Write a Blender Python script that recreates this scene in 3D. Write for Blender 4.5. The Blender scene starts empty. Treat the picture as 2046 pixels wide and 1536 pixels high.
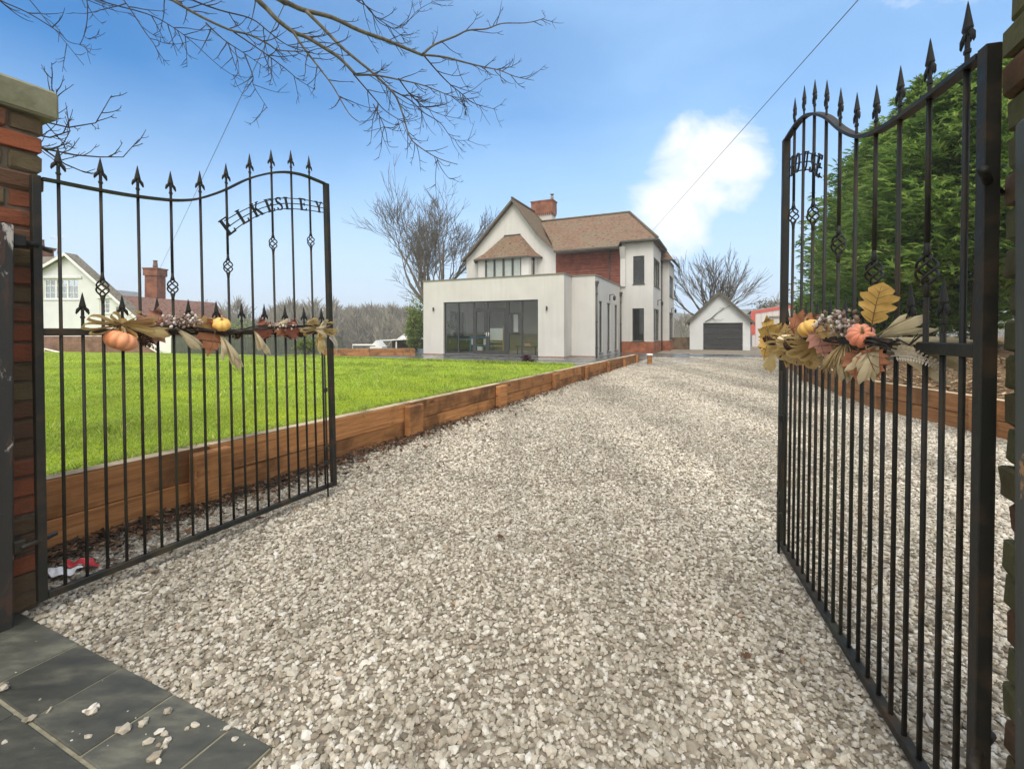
import bpy, bmesh, math, random
import numpy as np
from mathutils import Vector, Matrix, Euler
R = math.radians
rnd = random.Random(7)
npr = np.random.default_rng(11)
scene = bpy.context.scene
COL = scene.collection
# ------------------------------------------------------------------ survey helpers
# distances were measured off the place with a pinhole model: eye 1.22 m up, looking along +Y
F, CX, HY, EYE = 920.0, 1023.0, 663.0, 1.22
def gnd(px, py, z=0.0):
    Y = F*(EYE-z)/(py-HY)
    return Vector(((px-CX)/F*Y, Y, z))
def atY(px, py, Y): return Vector(((px-CX)/F*Y, Y, EYE+(HY-py)/F*Y))
def along(P, d, px):
    k = (px-CX)/F
    return (k*P[1]-P[0])/(d[0]-k*d[1])
def zat(Y, py): return EYE+(HY-py)/F*Y

# ------------------------------------------------------------------ tagging
def tag(o, label=None, cat=None, group=None, kind=None):
    if label: o['label'] = label
    if cat: o['category'] = cat
    if group: o['group'] = group
    if kind: o['kind'] = kind
    return o
def empty(name, loc=(0, 0, 0), rz=0.0):
    o = bpy.data.objects.new(name, None)
    o.location = loc; o.rotation_euler = (0, 0, rz); o.empty_display_size = .2
    COL.objects.link(o); return o

# ------------------------------------------------------------------ mesh builder
class MB:
    def __init__(s): s.v = []; s.f = []; s.sm = []
    def add(s, vs, fs, smooth=False):
        b = len(s.v); s.v += [tuple(p) for p in vs]
        for f in fs: s.f.append(tuple(i+b for i in f)); s.sm.append(smooth)
        return s
    def box(s, x0, x1, y0, y1, z0, z1, M=None):
        vs = [Vector(p) for p in ((x0,y0,z0),(x1,y0,z0),(x1,y1,z0),(x0,y1,z0),(x0,y0,z1),(x1,y0,z1),(x1,y1,z1),(x0,y1,z1))]
        if M is not None: vs = [M @ p for p in vs]
        return s.add(vs, [(0,3,2,1),(4,5,6,7),(0,1,5,4),(1,2,6,5),(2,3,7,6),(3,0,4,7)])
    def bbox(s, x0, x1, y0, y1, z0, z1, b=.006, M=None, jit=0.0):
        # box with chamfered edges
        cs = []
        fs = []
        c = [(x0+x1)/2, (y0+y1)/2, (z0+z1)/2]; h = [(x1-x0)/2, (y1-y0)/2, (z1-z0)/2]
        b = min(b, .45*min(h))
        idx = {}
        vs = []
        for sx in (-1,1):
            for sy in (-1,1):
                for sz in (-1,1):
                    for ax in range(3):
                        p = [c[i]+(sx,sy,sz)[i]*(h[i]-(0 if i == ax else b)) for i in range(3)]
                        if jit: p = [q+rnd.uniform(-jit, jit) for q in p]
                        idx[(sx,sy,sz,ax)] = len(vs); vs.append(Vector(p))
        for ax in range(3):
            o = [i for i in range(3) if i != ax]
            for sg in (-1,1):
                q = []
                for a, d in ((-1,-1),(1,-1),(1,1),(-1,1)):
                    k = [0,0,0]; k[ax] = sg; k[o[0]] = a; k[o[1]] = d
                    q.append(idx[(k[0],k[1],k[2],ax)])
                flip = (sg < 0) ^ (ax == 1)
                fs.append(tuple(reversed(q)) if flip else tuple(q))
        for ax in range(3):
            o = [i for i in range(3) if i != ax]
            for a in (-1,1):
                for d in (-1,1):
                    k0 = [0,0,0]; k0[o[0]] = a; k0[o[1]] = d
                    k1 = list(k0); k0[ax] = -1; k1[ax] = 1
                    q = (idx[(*k0,o[0])], idx[(*k1,o[0])], idx[(*k1,o[1])], idx[(*k0,o[1])])
                    n = (vs[q[1]]-vs[q[0]]).cross(vs[q[2]]-vs[q[0]])
                    dirv = Vector((0,0,0)); dirv[o[0]] = a; dirv[o[1]] = d
                    fs.append(q if n.dot(dirv) > 0 else tuple(reversed(q)))
        for sx in (-1,1):
            for sy in (-1,1):
                for sz in (-1,1):
                    q = [idx[(sx,sy,sz,a)] for a in range(3)]
                    fs.append(tuple(q) if sx*sy*sz > 0 else tuple(reversed(q)))
        if M is not None: vs = [M @ p for p in vs]
        return s.add(vs, fs)
    def prism(s, poly, d):
        # poly: list of 3-D points (planar), d: extrusion vector
        d = Vector(d); P = [Vector(p) for p in poly]; n = len(P)
        nn = Vector((0,0,0))
        for i in range(n): nn += P[i].cross(P[(i+1) % n])
        if nn.dot(d) > 0: P.reverse()
        vs = P+[p+d for p in P]
        fs = [tuple(range(n)), tuple(reversed(range(n, 2*n)))]
        # first face should look away from d
        for i in range(n):
            j = (i+1) % n
            fs.append((i, i+n, j+n, j))
        fs = [f for f in fs]
        return s.add(vs, fs)
    def slab(s, poly, t):
        P = [Vector(p) for p in poly]
        nn = Vector((0,0,0))
        for i in range(len(P)): nn += P[i].cross(P[(i+1) % len(P)])
        nn.normalize()
        if nn.z < 0: nn = -nn
        return s.prism(poly, -nn*t)
    def tube(s, pts, radii, n=6, smooth=True, cap=True):
        P = [Vector(p) for p in pts]
        if not hasattr(radii, '__len__'): radii = [radii]*len(P)
        b = []; up = None
        for i, p in enumerate(P):
            t = (P[min(i+1, len(P)-1)]-P[max(i-1, 0)])
            if t.length < 1e-9: t = Vector((0,0,1))
            t.normalize()
            if up is None:
                up = t.orthogonal().normalized()
            up = (up-t*up.dot(t))
            if up.length < 1e-6: up = t.orthogonal()
            up.normalize(); w = t.cross(up)
            for k in range(n):
                a = 2*math.pi*k/n
                b.append(p+(up*math.cos(a)+w*math.sin(a))*radii[i])
        fs = []
        for i in range(len(P)-1):
            for k in range(n):
                k2 = (k+1) % n
                fs.append((i*n+k, i*n+k2, (i+1)*n+k2, (i+1)*n+k))
        if cap:
            fs.append(tuple(reversed(range(n)))); m = (len(P)-1)*n
            fs.append(tuple(range(m, m+n)))
        return s.add(b, fs, smooth)
    def lathe(s, prof, n=12, c=(0,0,0), smooth=True, a0=0.0, M=None):
        vs = []
        for (r, z) in prof:
            for k in range(n):
                a = a0+2*math.pi*k/n
                p = Vector((r*math.cos(a)+c[0], r*math.sin(a)+c[1], z+c[2]))
                vs.append(M @ p if M is not None else p)
        fs = []
        for i in range(len(prof)-1):
            for k in range(n):
                k2 = (k+1) % n
                fs.append((i*n+k, i*n+k2, (i+1)*n+k2, (i+1)*n+k))
        fs.append(tuple(reversed(range(n)))); m = (len(prof)-1)*n
        fs.append(tuple(range(m, m+n)))
        return s.add(vs, fs, smooth)
    def ball(s, c, r, n=8, m=6, M=None, f=None):
        # uv ball; r scalar or 3-vector; f(theta, phi) optional radius factor
        rx, ry, rz = (r, r, r) if not hasattr(r, '__len__') else r
        vs = []
        for i in range(m+1):
            ph = math.pi*i/m
            for k in range(n):
                th = 2*math.pi*k/n
                q = f(th, ph) if f else 1.0
                p = Vector((rx*q*math.sin(ph)*math.cos(th), ry*q*math.sin(ph)*math.sin(th), rz*q*math.cos(ph)))
                if M is not None: p = M @ p
                vs.append(p+Vector(c))
        fs = []
        for i in range(m):
            for k in range(n):
                k2 = (k+1) % n
                fs.append((i*n+k, (i+1)*n+k, (i+1)*n+k2, i*n+k2))
        return s.add(vs, fs, True)
    def mesh(s, name):
        me = bpy.data.meshes.new(name)
        me.from_pydata([tuple(p) for p in s.v], [], s.f)
        me.polygons.foreach_set('use_smooth', s.sm)
        uvl = me.uv_layers.new(name='UVMap')
        uv = np.zeros((len(me.loops), 2), np.float32)
        Z = Vector((0,0,1))
        for p in me.polygons:
            n = p.normal
            t = Z.cross(n)
            if t.length < .08: t = Vector((1,0,0))
            t.normalize(); bt = n.cross(t)
            for li in p.loop_indices:
                co = me.vertices[me.loops[li].vertex_index].co
                uv[li] = (co.dot(t), co.dot(bt))
        uvl.data.foreach_set('uv', uv.ravel())
        me.update(); return me
    def build(s, name, mat, parent=None, label=None):
        me = s.mesh(name)
        if mat: me.materials.append(mat)
        o = bpy.data.objects.new(name, me); COL.objects.link(o)
        if parent: o.parent = parent
        if label: o['label'] = label
        return o
def np_mesh(name, V, Fs, mat, parent=None, smooth=False):
    """V (n,3), Fs (m,k) arrays"""
    me = bpy.data.meshes.new(name)
    n, (m, k) = len(V), Fs.shape
    me.vertices.add(n); me.vertices.foreach_set('co', V.astype(np.float32).ravel())
    me.loops.add(m*k); me.loops.foreach_set('vertex_index', Fs.astype(np.int32).ravel())
    me.polygons.add(m); me.polygons.foreach_set('loop_start', np.arange(0, m*k, k, dtype=np.int32))
    me.polygons.foreach_set('use_smooth', np.full(m, smooth))
    me.update(calc_edges=True); me.validate()
    if mat: me.materials.append(mat)
    o = bpy.data.objects.new(name, me); COL.objects.link(o)
    if parent: o.parent = parent
    return o
def rot_mats(n, tilt=math.pi):
    """random rotation matrices: yaw uniform, tilt about a random horizontal axis up to tilt"""
    q = npr.normal(size=(n, 4)); q /= np.linalg.norm(q, axis=1)[:, None]
    if tilt < 3:
        yaw = npr.uniform(0, 2*np.pi, n); a = npr.uniform(0, 2*np.pi, n); t = npr.normal(0, tilt, n)
        qz = np.stack([np.cos(yaw/2), 0*yaw, 0*yaw, np.sin(yaw/2)], 1)
        qt = np.stack([np.cos(t/2), np.cos(a)*np.sin(t/2), np.sin(a)*np.sin(t/2), 0*t], 1)
        w1,x1,y1,z1 = qt.T; w2,x2,y2,z2 = qz.T
        q = np.stack([w1*w2-x1*x2-y1*y2-z1*z2, w1*x2+x1*w2+y1*z2-z1*y2, w1*y2-x1*z2+y1*w2+z1*x2, w1*z2+x1*y2-y1*x2+z1*w2], 1)
    w,x,y,z = q.T
    return np.stack([1-2*(y*y+z*z), 2*(x*y-w*z), 2*(x*z+w*y), 2*(x*y+w*z), 1-2*(x*x+z*z), 2*(y*z-w*x), 2*(x*z-w*y), 2*(y*z+w*x), 1-2*(x*x+y*y)], 1).reshape(n,3,3)

# ------------------------------------------------------------------ materials
class NT:
    def __init__(s, name):
        s.m = bpy.data.materials.new(name); s.m.use_nodes = True
        s.t = s.m.node_tree; s.n = s.t.nodes; s.n.clear()
        s.out = s.n.new('ShaderNodeOutputMaterial'); s.b = s.n.new('ShaderNodeBsdfPrincipled')
        s.link(s.b.outputs[0], s.out.inputs[0])
    def link(s, a, b): s.t.links.new(a, b)
    def node(s, typ, **kw):
        n = s.n.new(typ)
        for k, v in kw.items(): setattr(n, k, v)
        return n
    def coord(s, kind='Object'):
        return s.node('ShaderNodeTexCoord').outputs[kind]
    def mapping(s, vec, scale=(1,1,1), rot=(0,0,0), loc=(0,0,0)):
        m = s.node('ShaderNodeMapping'); s.link(vec, m.inputs[0])
        m.inputs['Scale'].default_value = scale; m.inputs['Rotation'].default_value = rot; m.inputs['Location'].default_value = loc
        return m.outputs[0]
    def noise(s, vec, scale, detail=4, rough=.55, dist=0.0):
        n = s.node('ShaderNodeTexNoise')
        if vec is not None: s.link(vec, n.inputs['Vector'])
        n.inputs['Scale'].default_value = scale; n.inputs['Detail'].default_value = detail
        n.inputs['Roughness'].default_value = rough; n.inputs['Distortion'].default_value = dist
        return n.outputs['Fac']
    def voro(s, vec, scale, feature='F1'):
        n = s.node('ShaderNodeTexVoronoi', feature=feature); s.link(vec, n.inputs['Vector']); n.inputs['Scale'].default_value = scale
        return n
    def ramp(s, fac, stops, interp='LINEAR'):
        r = s.node('ShaderNodeValToRGB'); s.link(fac, r.inputs[0]); r.color_ramp.interpolation = interp
        e = r.color_ramp.elements
        while len(e) < len(stops): e.new(.5)
        for el, (p, c) in zip(e, stops):
            el.position = p; el.color = (c, c, c, 1) if not hasattr(c, '__len__') else (*c[:3], 1)
        return r.outputs[0]
    def mix(s, fac, a, b, blend='MIX'):
        m = s.node('ShaderNodeMix', data_type='RGBA', blend_type=blend)
        for i, x in ((0, fac), (6, a), (7, b)):
            if hasattr(x, 'is_linked') or hasattr(x, 'links'): s.link(x, m.inputs[i])
            elif i == 0: m.inputs[0].default_value = x
            else: m.inputs[i].default_value = (*x[:3], 1)
        return m.outputs[2]
    def math(s, op, a, b=0.0):
        m = s.node('ShaderNodeMath', operation=op)
        for i, x in ((0, a), (1, b)):
            if hasattr(x, 'links'): s.link(x, m.inputs[i])
            else: m.inputs[i].default_value = x
        return m.outputs[0]
    def set(s, **kw):
        for k, v in kw.items():
            i = s.b.inputs[k.replace('_', ' ')]
            if hasattr(v, 'links'): s.link(v, i)
            elif hasattr(v, '__len__') and len(v) == 3 and i.type == 'RGBA': i.default_value = (*v, 1)
            else: i.default_value = v
        return s
    def bump(s, h, strength=.3, dist=.01):
        b = s.node('ShaderNodeBump'); s.link(h, b.inputs['Height'])
        b.inputs['Strength'].default_value = strength; b.inputs['Distance'].default_value = dist
        s.link(b.outputs[0], s.b.inputs['Normal']); return s
    def island(s): return s.node('ShaderNodeNewGeometry').outputs['Random Per Island']
    def objrand(s): return s.node('ShaderNodeObjectInfo').outputs['Random']
def simple(name, col, rough=.6, metal=0.0, var=.15, scale=8.0, bump=.1, spec=.5):
    t = NT(name); c = t.coord()
    n = t.noise(c, scale, 5)
    lo = tuple(x*(1-var) for x in col); hi = tuple(min(1, x*(1+var)) for x in col)
    t.set(Base_Color=t.ramp(n, [(.25, lo), (.75, hi)]), Roughness=rough, Metallic=metal, Specular_IOR_Level=spec)
    if bump: t.bump(t.noise(c, scale*4, 4), bump, .01)
    return t.m
def islandmat(name, stops, rough=.7, spec=.3, scale=None, trans=0.0, nvar=.25, ns=40.0):
    t = NT(name)
    col = t.ramp(t.island(), stops)
    n = t.noise(t.coord(), ns, 3)
    col = t.mix(1.0, col, t.ramp(n, [(.2, 1-nvar), (.8, 1+nvar*.4)]), 'MULTIPLY')
    t.set(Base_Color=col, Roughness=rough, Specular_IOR_Level=spec)
    if trans:
        tr = t.node('ShaderNodeBsdfTranslucent'); t.link(col, tr.inputs[0])
        mx = t.node('ShaderNodeMixShader'); mx.inputs[0].default_value = trans*1.2
        t.link(t.b.outputs[0], mx.inputs[1]); t.link(tr.outputs[0], mx.inputs[2]); t.link(mx.outputs[0], t.out.inputs[0])
    return t.m
def brickmat(name, c1, c2, mortar, bw=.225, bh=.075, ms=.012, rough=.85, var=.5, dark=None, bumpd=.01):
    t = NT(name); uv = t.coord('UV')
    b = t.node('ShaderNodeTexBrick'); t.link(uv, b.inputs['Vector'])
    b.inputs['Scale'].default_value = 1; b.inputs['Brick Width'].default_value = bw; b.inputs['Row Height'].default_value = bh
    b.inputs['Mortar Size'].default_value = ms/2; b.inputs['Mortar Smooth'].default_value = .3; b.inputs['Bias'].default_value = 0
    b.inputs['Color1'].default_value = (*c1, 1); b.inputs['Color2'].default_value = (*c2, 1); b.inputs['Mortar'].default_value = (*mortar, 1)
    n = t.noise(t.coord(), 2.5, 6)
    col = t.mix(1.0, b.outputs['Color'], t.ramp(n, [(.3, 1-var), (.7, 1.0+var*.25)]), 'MULTIPLY')
    if dark: col = t.mix(t.ramp(t.noise(t.coord(), 9, 5), [(.52, 0), (.68, .8)]), col, dark)
    t.set(Base_Color=col, Roughness=rough, Specular_IOR_Level=.25)
    h = t.math('ADD', t.math('MULTIPLY', b.outputs['Fac'], -1.0), t.math('MULTIPLY', t.noise(uv, 60, 3), .3))
    t.bump(h, .6, bumpd); return t.m
M = {}
def mk_materials():
    t = NT('white_render'); c = t.coord()
    n = t.noise(c, .7, 6, .6); n2 = t.noise(t.mapping(c, (1.6,1.6,.14)), 2.0, 6, .65)
    col = t.mix(t.ramp(n2, [(.48, 0), (.75, .38)]), t.ramp(n, [(.3, (.51,.497,.468)), (.7, (.585,.572,.543))]), (.39,.377,.345))
    t.set(Base_Color=col, Roughness=.9, Specular_IOR_Level=.2).bump(t.noise(c, 90, 3), .25, .004); M['render'] = t.m
    M['brick_house'] = brickmat('house_brick', (.40,.13,.06), (.30,.10,.05), (.34,.24,.17), ms=.01)
    M['brick_chim'] = brickmat('chimney_brick', (.32,.13,.07), (.26,.10,.06), (.26,.17,.12), ms=.008)
    M['brick_nbr'] = brickmat('boundary_brick', (.27,.14,.09), (.20,.10,.07), (.32,.25,.20), ms=.012)
    M['tilehung'] = brickmat('hung_tiles', (.25,.078,.045), (.19,.058,.035), (.06,.024,.016), bw=.17, bh=.1, ms=.012, rough=.6, var=.35)
    def roof(name, a, b, moss):
        t = NT(name); uv = t.coord('UV')
        bt = t.node('ShaderNodeTexBrick'); t.link(uv, bt.inputs['Vector'])
        for k, v in (('Scale',1),('Brick Width',.17),('Row Height',.11),('Mortar Size',.007),('Mortar Smooth',.2),('Bias',0)): bt.inputs[k].default_value = v
        bt.inputs['Color1'].default_value = (*a,1); bt.inputs['Color2'].default_value = (*b,1); bt.inputs['Mortar'].default_value = (.05,.035,.028,1)
        c = t.coord()
        col = t.mix(t.ramp(t.noise(c, .9, 6, .65), [(.42, 0), (.62, .85)]), bt.outputs['Color'], moss)
        col = t.mix(t.ramp(t.noise(t.mapping(uv, (5,9,1)), 1.0, 2), [(.57, 0), (.63, .85)]), col, (.045,.03,.025))
        t.set(Base_Color=col, Roughness=.9, Specular_IOR_Level=.2)
        w = t.node('ShaderNodeSeparateXYZ'); t.link(uv, w.inputs[0])
        saw = t.math('FRACT', t.math('MULTIPLY', w.outputs[1], 1/.11))
        t.bump(t.math('ADD', t.math('MULTIPLY', saw, -1.0), t.math('MULTIPLY', t.noise(uv, 18, 4), .8)), .7, .02); return t.m
    M['roof'] = roof('roof_tiles', (.27,.165,.105), (.185,.115,.075), (.19,.15,.10))
    M['roof_moss'] = roof('mossy_roof_tiles', (.19,.125,.08), (.15,.10,.065), (.13,.115,.075))
    M['roof_nbr'] = roof('plain_roof_tiles', (.27,.15,.115), (.23,.125,.095), (.21,.12,.09))
    M['roof_grey'] = roof('grey_roof_tiles', (.25,.23,.18), (.2,.18,.15), (.17,.16,.11))
    M['frame'] = simple('grey_aluminium', (.035,.036,.036), .45, 0, .15, 4, 0)
    M['bronze'] = simple('dark_bronze_frame', (.055,.052,.042), .5, 0, .15, 4, 0)
    M['upvc'] = simple('white_frame', (.75,.75,.73), .4, 0, .04, 4, 0)
    M['coping'] = simple('coping_metal', (.20,.18,.14), .5, 0, .2, 3, .05)
    M['gutter'] = simple('gutter', (.06,.058,.05), .5, 0, .3, 3, 0)
    M['soffit'] = simple('weathered_barge', (.11,.095,.07), .8, 0, .35, 6, .2)
    M['black'] = simple('black_plastic', (.02,.02,.02), .4, 0, .2, 6, 0)
    t = NT('window_glass')
    g = t.node('ShaderNodeBsdfGlossy'); g.inputs['Roughness'].default_value = .02; g.inputs[0].default_value = (.95,.97,.96,1)
    tr = t.node('ShaderNodeBsdfTransparent'); tr.inputs[0].default_value = (.93,.95,.94,1)
    fr = t.node('ShaderNodeFresnel'); fr.inputs[0].default_value = 1.55
    mx = t.node('ShaderNodeMixShader'); t.link(t.math('MINIMUM', t.math('MULTIPLY', fr.outputs[0], .62), 1.0), mx.inputs[0])
    t.link(tr.outputs[0], mx.inputs[1]); t.link(g.outputs[0], mx.inputs[2]); t.link(mx.outputs[0], t.out.inputs[0]); M['glass'] = t.m
    # timber sleepers
    def sleeper(name, lo, mid, hi):
        t = NT(name); c = t.coord(); r = t.objrand()
        off = t.node('ShaderNodeVectorMath', operation='ADD'); t.link(c, off.inputs[0])
        cmb = t.node('ShaderNodeCombineXYZ'); t.link(t.math('MULTIPLY', r, 37.0), cmb.inputs[0]); t.link(cmb.outputs[0], off.inputs[1])
        v = off.outputs[0]
        uvo = t.node('ShaderNodeVectorMath', operation='ADD'); t.link(t.coord('UV'), uvo.inputs[0]); t.link(cmb.outputs[0], uvo.inputs[1]); uv = uvo.outputs[0]
        grain = t.noise(t.mapping(uv, (1.1, 26, 1)), 1.6, 7, .7, .9)
        blot = t.noise(v, 1.7, 5, .6)
        kn = t.voro(t.mapping(uv, (2.0, 5.5, 1)), 1.0)
        knot = t.ramp(kn.outputs['Distance'], [(.07, 1), (.15, 0)])
        col = t.ramp(grain, [(.25, lo), (.5, mid), (.75, hi)])
        col = t.mix(t.ramp(blot, [(.50, 0), (.64, .82)]), col, tuple(x*.26 for x in mid))
        col = t.mix(t.math('MULTIPLY', knot, .75), col, (.06,.022,.008))
        col = t.mix(1.0, col, t.ramp(r, [(0, .72), (1, 1.15)]), 'MULTIPLY')
        t.set(Base_Color=col, Roughness=.75, Specular_IOR_Level=.3).bump(grain, .5, .006); return t.m
    M['sleeper'] = sleeper('oiled_sleeper', (.15,.055,.018), (.37,.165,.056), (.54,.28,.11))
    M['sleeper_top'] = sleeper('cut_sleeper_top', (.40,.29,.16), (.55,.43,.28), (.66,.54,.38))
    M['fence'] = sleeper('fence_board', (.10,.07,.04), (.16,.11,.065), (.22,.16,.10))
    # gate paint: black with rust bloom and algae
    t = NT('gate_paint'); c = t.coord()
    n = t.noise(c, 7, 6, .65); n2 = t.noise(t.mapping(c, (1,1,.25)), 3, 5)
    col = t.mix(t.ramp(n, [(.48, 0), (.68, .8)]), (.013,.013,.010), (.06,.036,.018))
    col = t.mix(t.ramp(n2, [(.5, 0), (.7, .55)]), col, (.045,.05,.026))
    t.set(Base_Color=col, Roughness=t.ramp(n, [(.3, .42), (.7, .75)]), Specular_IOR_Level=.32).bump(t.noise(c, 60, 4), .4, .003); M['gate'] = t.m
    t = NT('flaking_post_paint'); c = t.coord()
    n = t.noise(t.mapping(c, (1,1,.35)), 9, 8, .7, .5)
    col = t.mix(t.ramp(n, [(.55, 0), (.6, 1)]), (.018,.017,.014), (.05,.024,.014))
    col = t.mix(t.ramp(t.noise(t.mapping(c, (1,1,.5), loc=(3,1,0)), 7, 8, .7, .6), [(.59, 0), (.62, 1)]), col, (.42,.39,.35))
    t.set(Base_Color=col, Roughness=.6).bump(n, .6, .01); M['post'] = t.m
    t = NT('grey_post_paint'); c = t.coord()
    n = t.noise(t.mapping(c, (1,1,.25)), 8, 8, .7, .5)
    col = t.mix(t.ramp(n, [(.35, 0), (.65, 1)]), (.045,.047,.037), (.085,.085,.07))
    col = t.mix(t.ramp(t.noise(t.mapping(c, (1,1,.6), loc=(1,4,2)), 9, 8, .7, .6), [(.64, 0), (.67, 1)]), col, (.42,.22,.09))
    t.set(Base_Color=col, Roughness=.6).bump(n, .5, .008); M['post_grey'] = t.m
    t = NT('old_brick'); c = t.coord(); r = t.island()
    col = t.ramp(r, [(0, (.27,.085,.04)), (.35, (.22,.075,.04)), (.6, (.16,.07,.04)), (.8, (.11,.065,.04)), (1, (.13,.10,.055))])
    col = t.mix(t.ramp(t.noise(c, 14, 7, .7), [(.5, 0), (.72, .75)]), col, (.07,.055,.035))
    t.set(Base_Color=col, Roughness=.9, Specular_IOR_Level=.2).bump(t.noise(t.mapping(c, (1,1,2.2)), 35, 6, .7), .7, .012); M['old_brick'] = t.m
    t = NT('mossy_brick'); c = t.coord(); r = t.island()
    col = t.ramp(r, [(0, (.17,.075,.04)), (.3, (.15,.095,.055)), (.6, (.13,.115,.05)), (1, (.15,.14,.06))])
    col = t.mix(t.ramp(t.noise(c, 9, 7, .7), [(.45, 0), (.7, .8)]), col, (.075,.07,.03))
    t.set(Base_Color=col, Roughness=.9, Specular_IOR_Level=.2).bump(t.noise(c, 30, 6, .7), .8, .012); M['mossy_brick'] = t.m
    M['mortar'] = simple('old_mortar', (.12,.10,.075), .95, 0, .4, 20, .5)
    t = NT('cap_stone'); c = t.coord()
    col = t.mix(t.ramp(t.noise(c, 6, 7, .65), [(.35, 0), (.7, 1)]), (.15,.15,.085), (.26,.25,.17))
    t.set(Base_Color=col, Roughness=.9).bump(t.noise(c, 40, 5), .4, .008); M['capstone'] = t.m
    # ground
    t = NT('gravel_bed'); c = t.coord()
    vv = t.voro(c, 34); 
    col = t.ramp(vv.outputs['Color'], [(0, (.16,.135,.10)), (.4, (.25,.215,.165)), (.75, (.34,.30,.235)), (1, (.44,.40,.33))])
    col = t.mix(t.ramp(vv.outputs['Distance'], [(.35, 0), (.6, .55)]), col, (.17,.14,.105))  # darker between cells: shade of the stone gaps put into the colour
    big = t.noise(c, .55, 5, .6)
    col = t.mix(1.0, col, t.ramp(big, [(.3, .82), (.7, 1.12)]), 'MULTIPLY')
    t.set(Base_Color=col, Roughness=.9, Specular_IOR_Level=.25)
    t.bump(t.math('MULTIPLY', vv.outputs['Distance'], -1.0), .8, .02); M['gravel_bed'] = t.m
    t = NT('limestone_chips'); c = t.coord()
    col = t.ramp(t.island(), [(0, (.17,.14,.10)), (.10, (.32,.275,.205)), (.38, (.455,.405,.32)), (.75, (.59,.535,.435)), (.93, (.69,.645,.555)), (.985, (.73,.70,.63)), (1, (.36,.24,.14))])
    col = t.mix(1.0, col, t.ramp(t.noise(c, 60, 4), [(.25, .75), (.75, 1.08)]), 'MULTIPLY')
    col = t.mix(1.0, col, t.ramp(t.noise(c, .8, 6, .65), [(.3, .75), (.7, 1.1)]), 'MULTIPLY')
    trk = t.noise(t.mapping(c, (.85,.06,1), rot=(0,0,.436)), 1.0, 5, .6, .3)
    col = t.mix(1.0, col, t.ramp(trk, [(.36, .72), (.58, 1.08)]), 'MULTIPLY')
    t.set(Base_Color=col, Roughness=.75, Specular_IOR_Level=.3).bump(t.noise(c, 180, 3), .3, .003); M['stones'] = t.m
    t = NT('lawn_soil'); c = t.coord()
    n = t.noise(c, 1.4, 7, .7)
    col = t.ramp(n, [(.3, (.20,.25,.014)), (.55, (.34,.42,.02)), (.8, (.44,.52,.045))])
    t.set(Base_Color=col, Roughness=1, Specular_IOR_Level=.1).bump(t.noise(c, 30, 5), .8, .04); M['lawn'] = t.m
    t = NT('grass_blades'); c = t.coord()
    a = t.ramp(t.island(), [(0, (.22,.33,.035)), (.4, (.38,.54,.05)), (.8, (.52,.67,.085)), (.93, (.68,.72,.20)), (.97, (.70,.62,.30)), (1, (.32,.22,.10))])
    col = t.mix(1.0, a, t.ramp(t.noise(c, 1.0, 8, .75), [(.3, .6), (.5, .95), (.7, 1.15)]), 'MULTIPLY')
    col = t.mix(1.0, col, t.ramp(t.noise(c, .34, 5, .6), [(.34, .62), (.64, 1.06)]), 'MULTIPLY')
    t.set(Base_Color=col, Roughness=.55, Specular_IOR_Level=.35)
    tr = t.node('ShaderNodeBsdfTranslucent'); t.link(col, tr.inputs[0])
    mx = t.node('ShaderNodeMixShader'); mx.inputs[0].default_value = .35
    t.link(t.b.outputs[0], mx.inputs[1]); t.link(tr.outputs[0], mx.inputs[2]); t.link(mx.outputs[0], t.out.inputs[0]); M['grass'] = t.m
    t = NT('wet_slate'); c = t.coord(); r = t.island()
    n = t.noise(t.mapping(c, (1.5,4,1), rot=(0,0,.44)), 2.2, 7, .65)
    col = t.ramp(n, [(.3, (.032,.033,.027)), (.5, (.058,.058,.047)), (.68, (.12,.118,.09)), (.85, (.24,.23,.18))])
    col = t.mix(1.0, col, t.ramp(r, [(0, .75), (1, 1.3)]), 'MULTIPLY')
    t.set(Base_Color=col, Roughness=t.ramp(n, [(.35, .42), (.65, .75)]), Specular_IOR_Level=.3).bump(t.noise(c, 25, 6), .35, .006); M['slate'] = t.m
    M['joint'] = simple('sandy_joint', (.19,.175,.12), .9, 0, .4, 25, .4)
    t = NT('wet_patio'); c = t.coord(); uv = t.coord('UV')
    b = t.node('ShaderNodeTexBrick'); t.link(uv, b.inputs['Vector'])
    for k, v in (('Scale',1),('Brick Width',.9),('Row Height',.6),('Mortar Size',.006)): b.inputs[k].default_value = v
    b.inputs['Color1'].default_value = (.10,.10,.095,1); b.inputs['Color2'].default_value = (.065,.066,.064,1); b.inputs['Mortar'].default_value = (.16,.15,.13,1)
    n = t.noise(c, .6, 5)
    t.set(Base_Color=b.outputs['Color'], Roughness=t.ramp(n, [(.4, .12), (.6, .45)]), Specular_IOR_Level=.6); M['patio'] = t.m
    t = NT('bark_mulch_bed'); c = t.coord()
    n = t.noise(t.mapping(c, (3,8,3), rot=(0,0,.6)), 4, 7, .7)
    t.set(Base_Color=t.ramp(n, [(.3, (.07,.04,.02)), (.5, (.22,.14,.075)), (.72, (.42,.30,.17))]), Roughness=.95, Specular_IOR_Level=.15).bump(n, 1, .05); M['mulch'] = t.m
    M['chips'] = islandmat('bark_chips', [(0, (.10,.055,.03)), (.4, (.27,.17,.09)), (.8, (.42,.30,.17)), (1, (.55,.43,.28))], .9)
    M['litter'] = islandmat('dead_leaves', [(0, (.035,.02,.014)), (.5, (.09,.045,.024)), (.85, (.16,.08,.035)), (1, (.22,.14,.07))], .8)
    t = NT('rough_ground'); c = t.coord()
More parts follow.
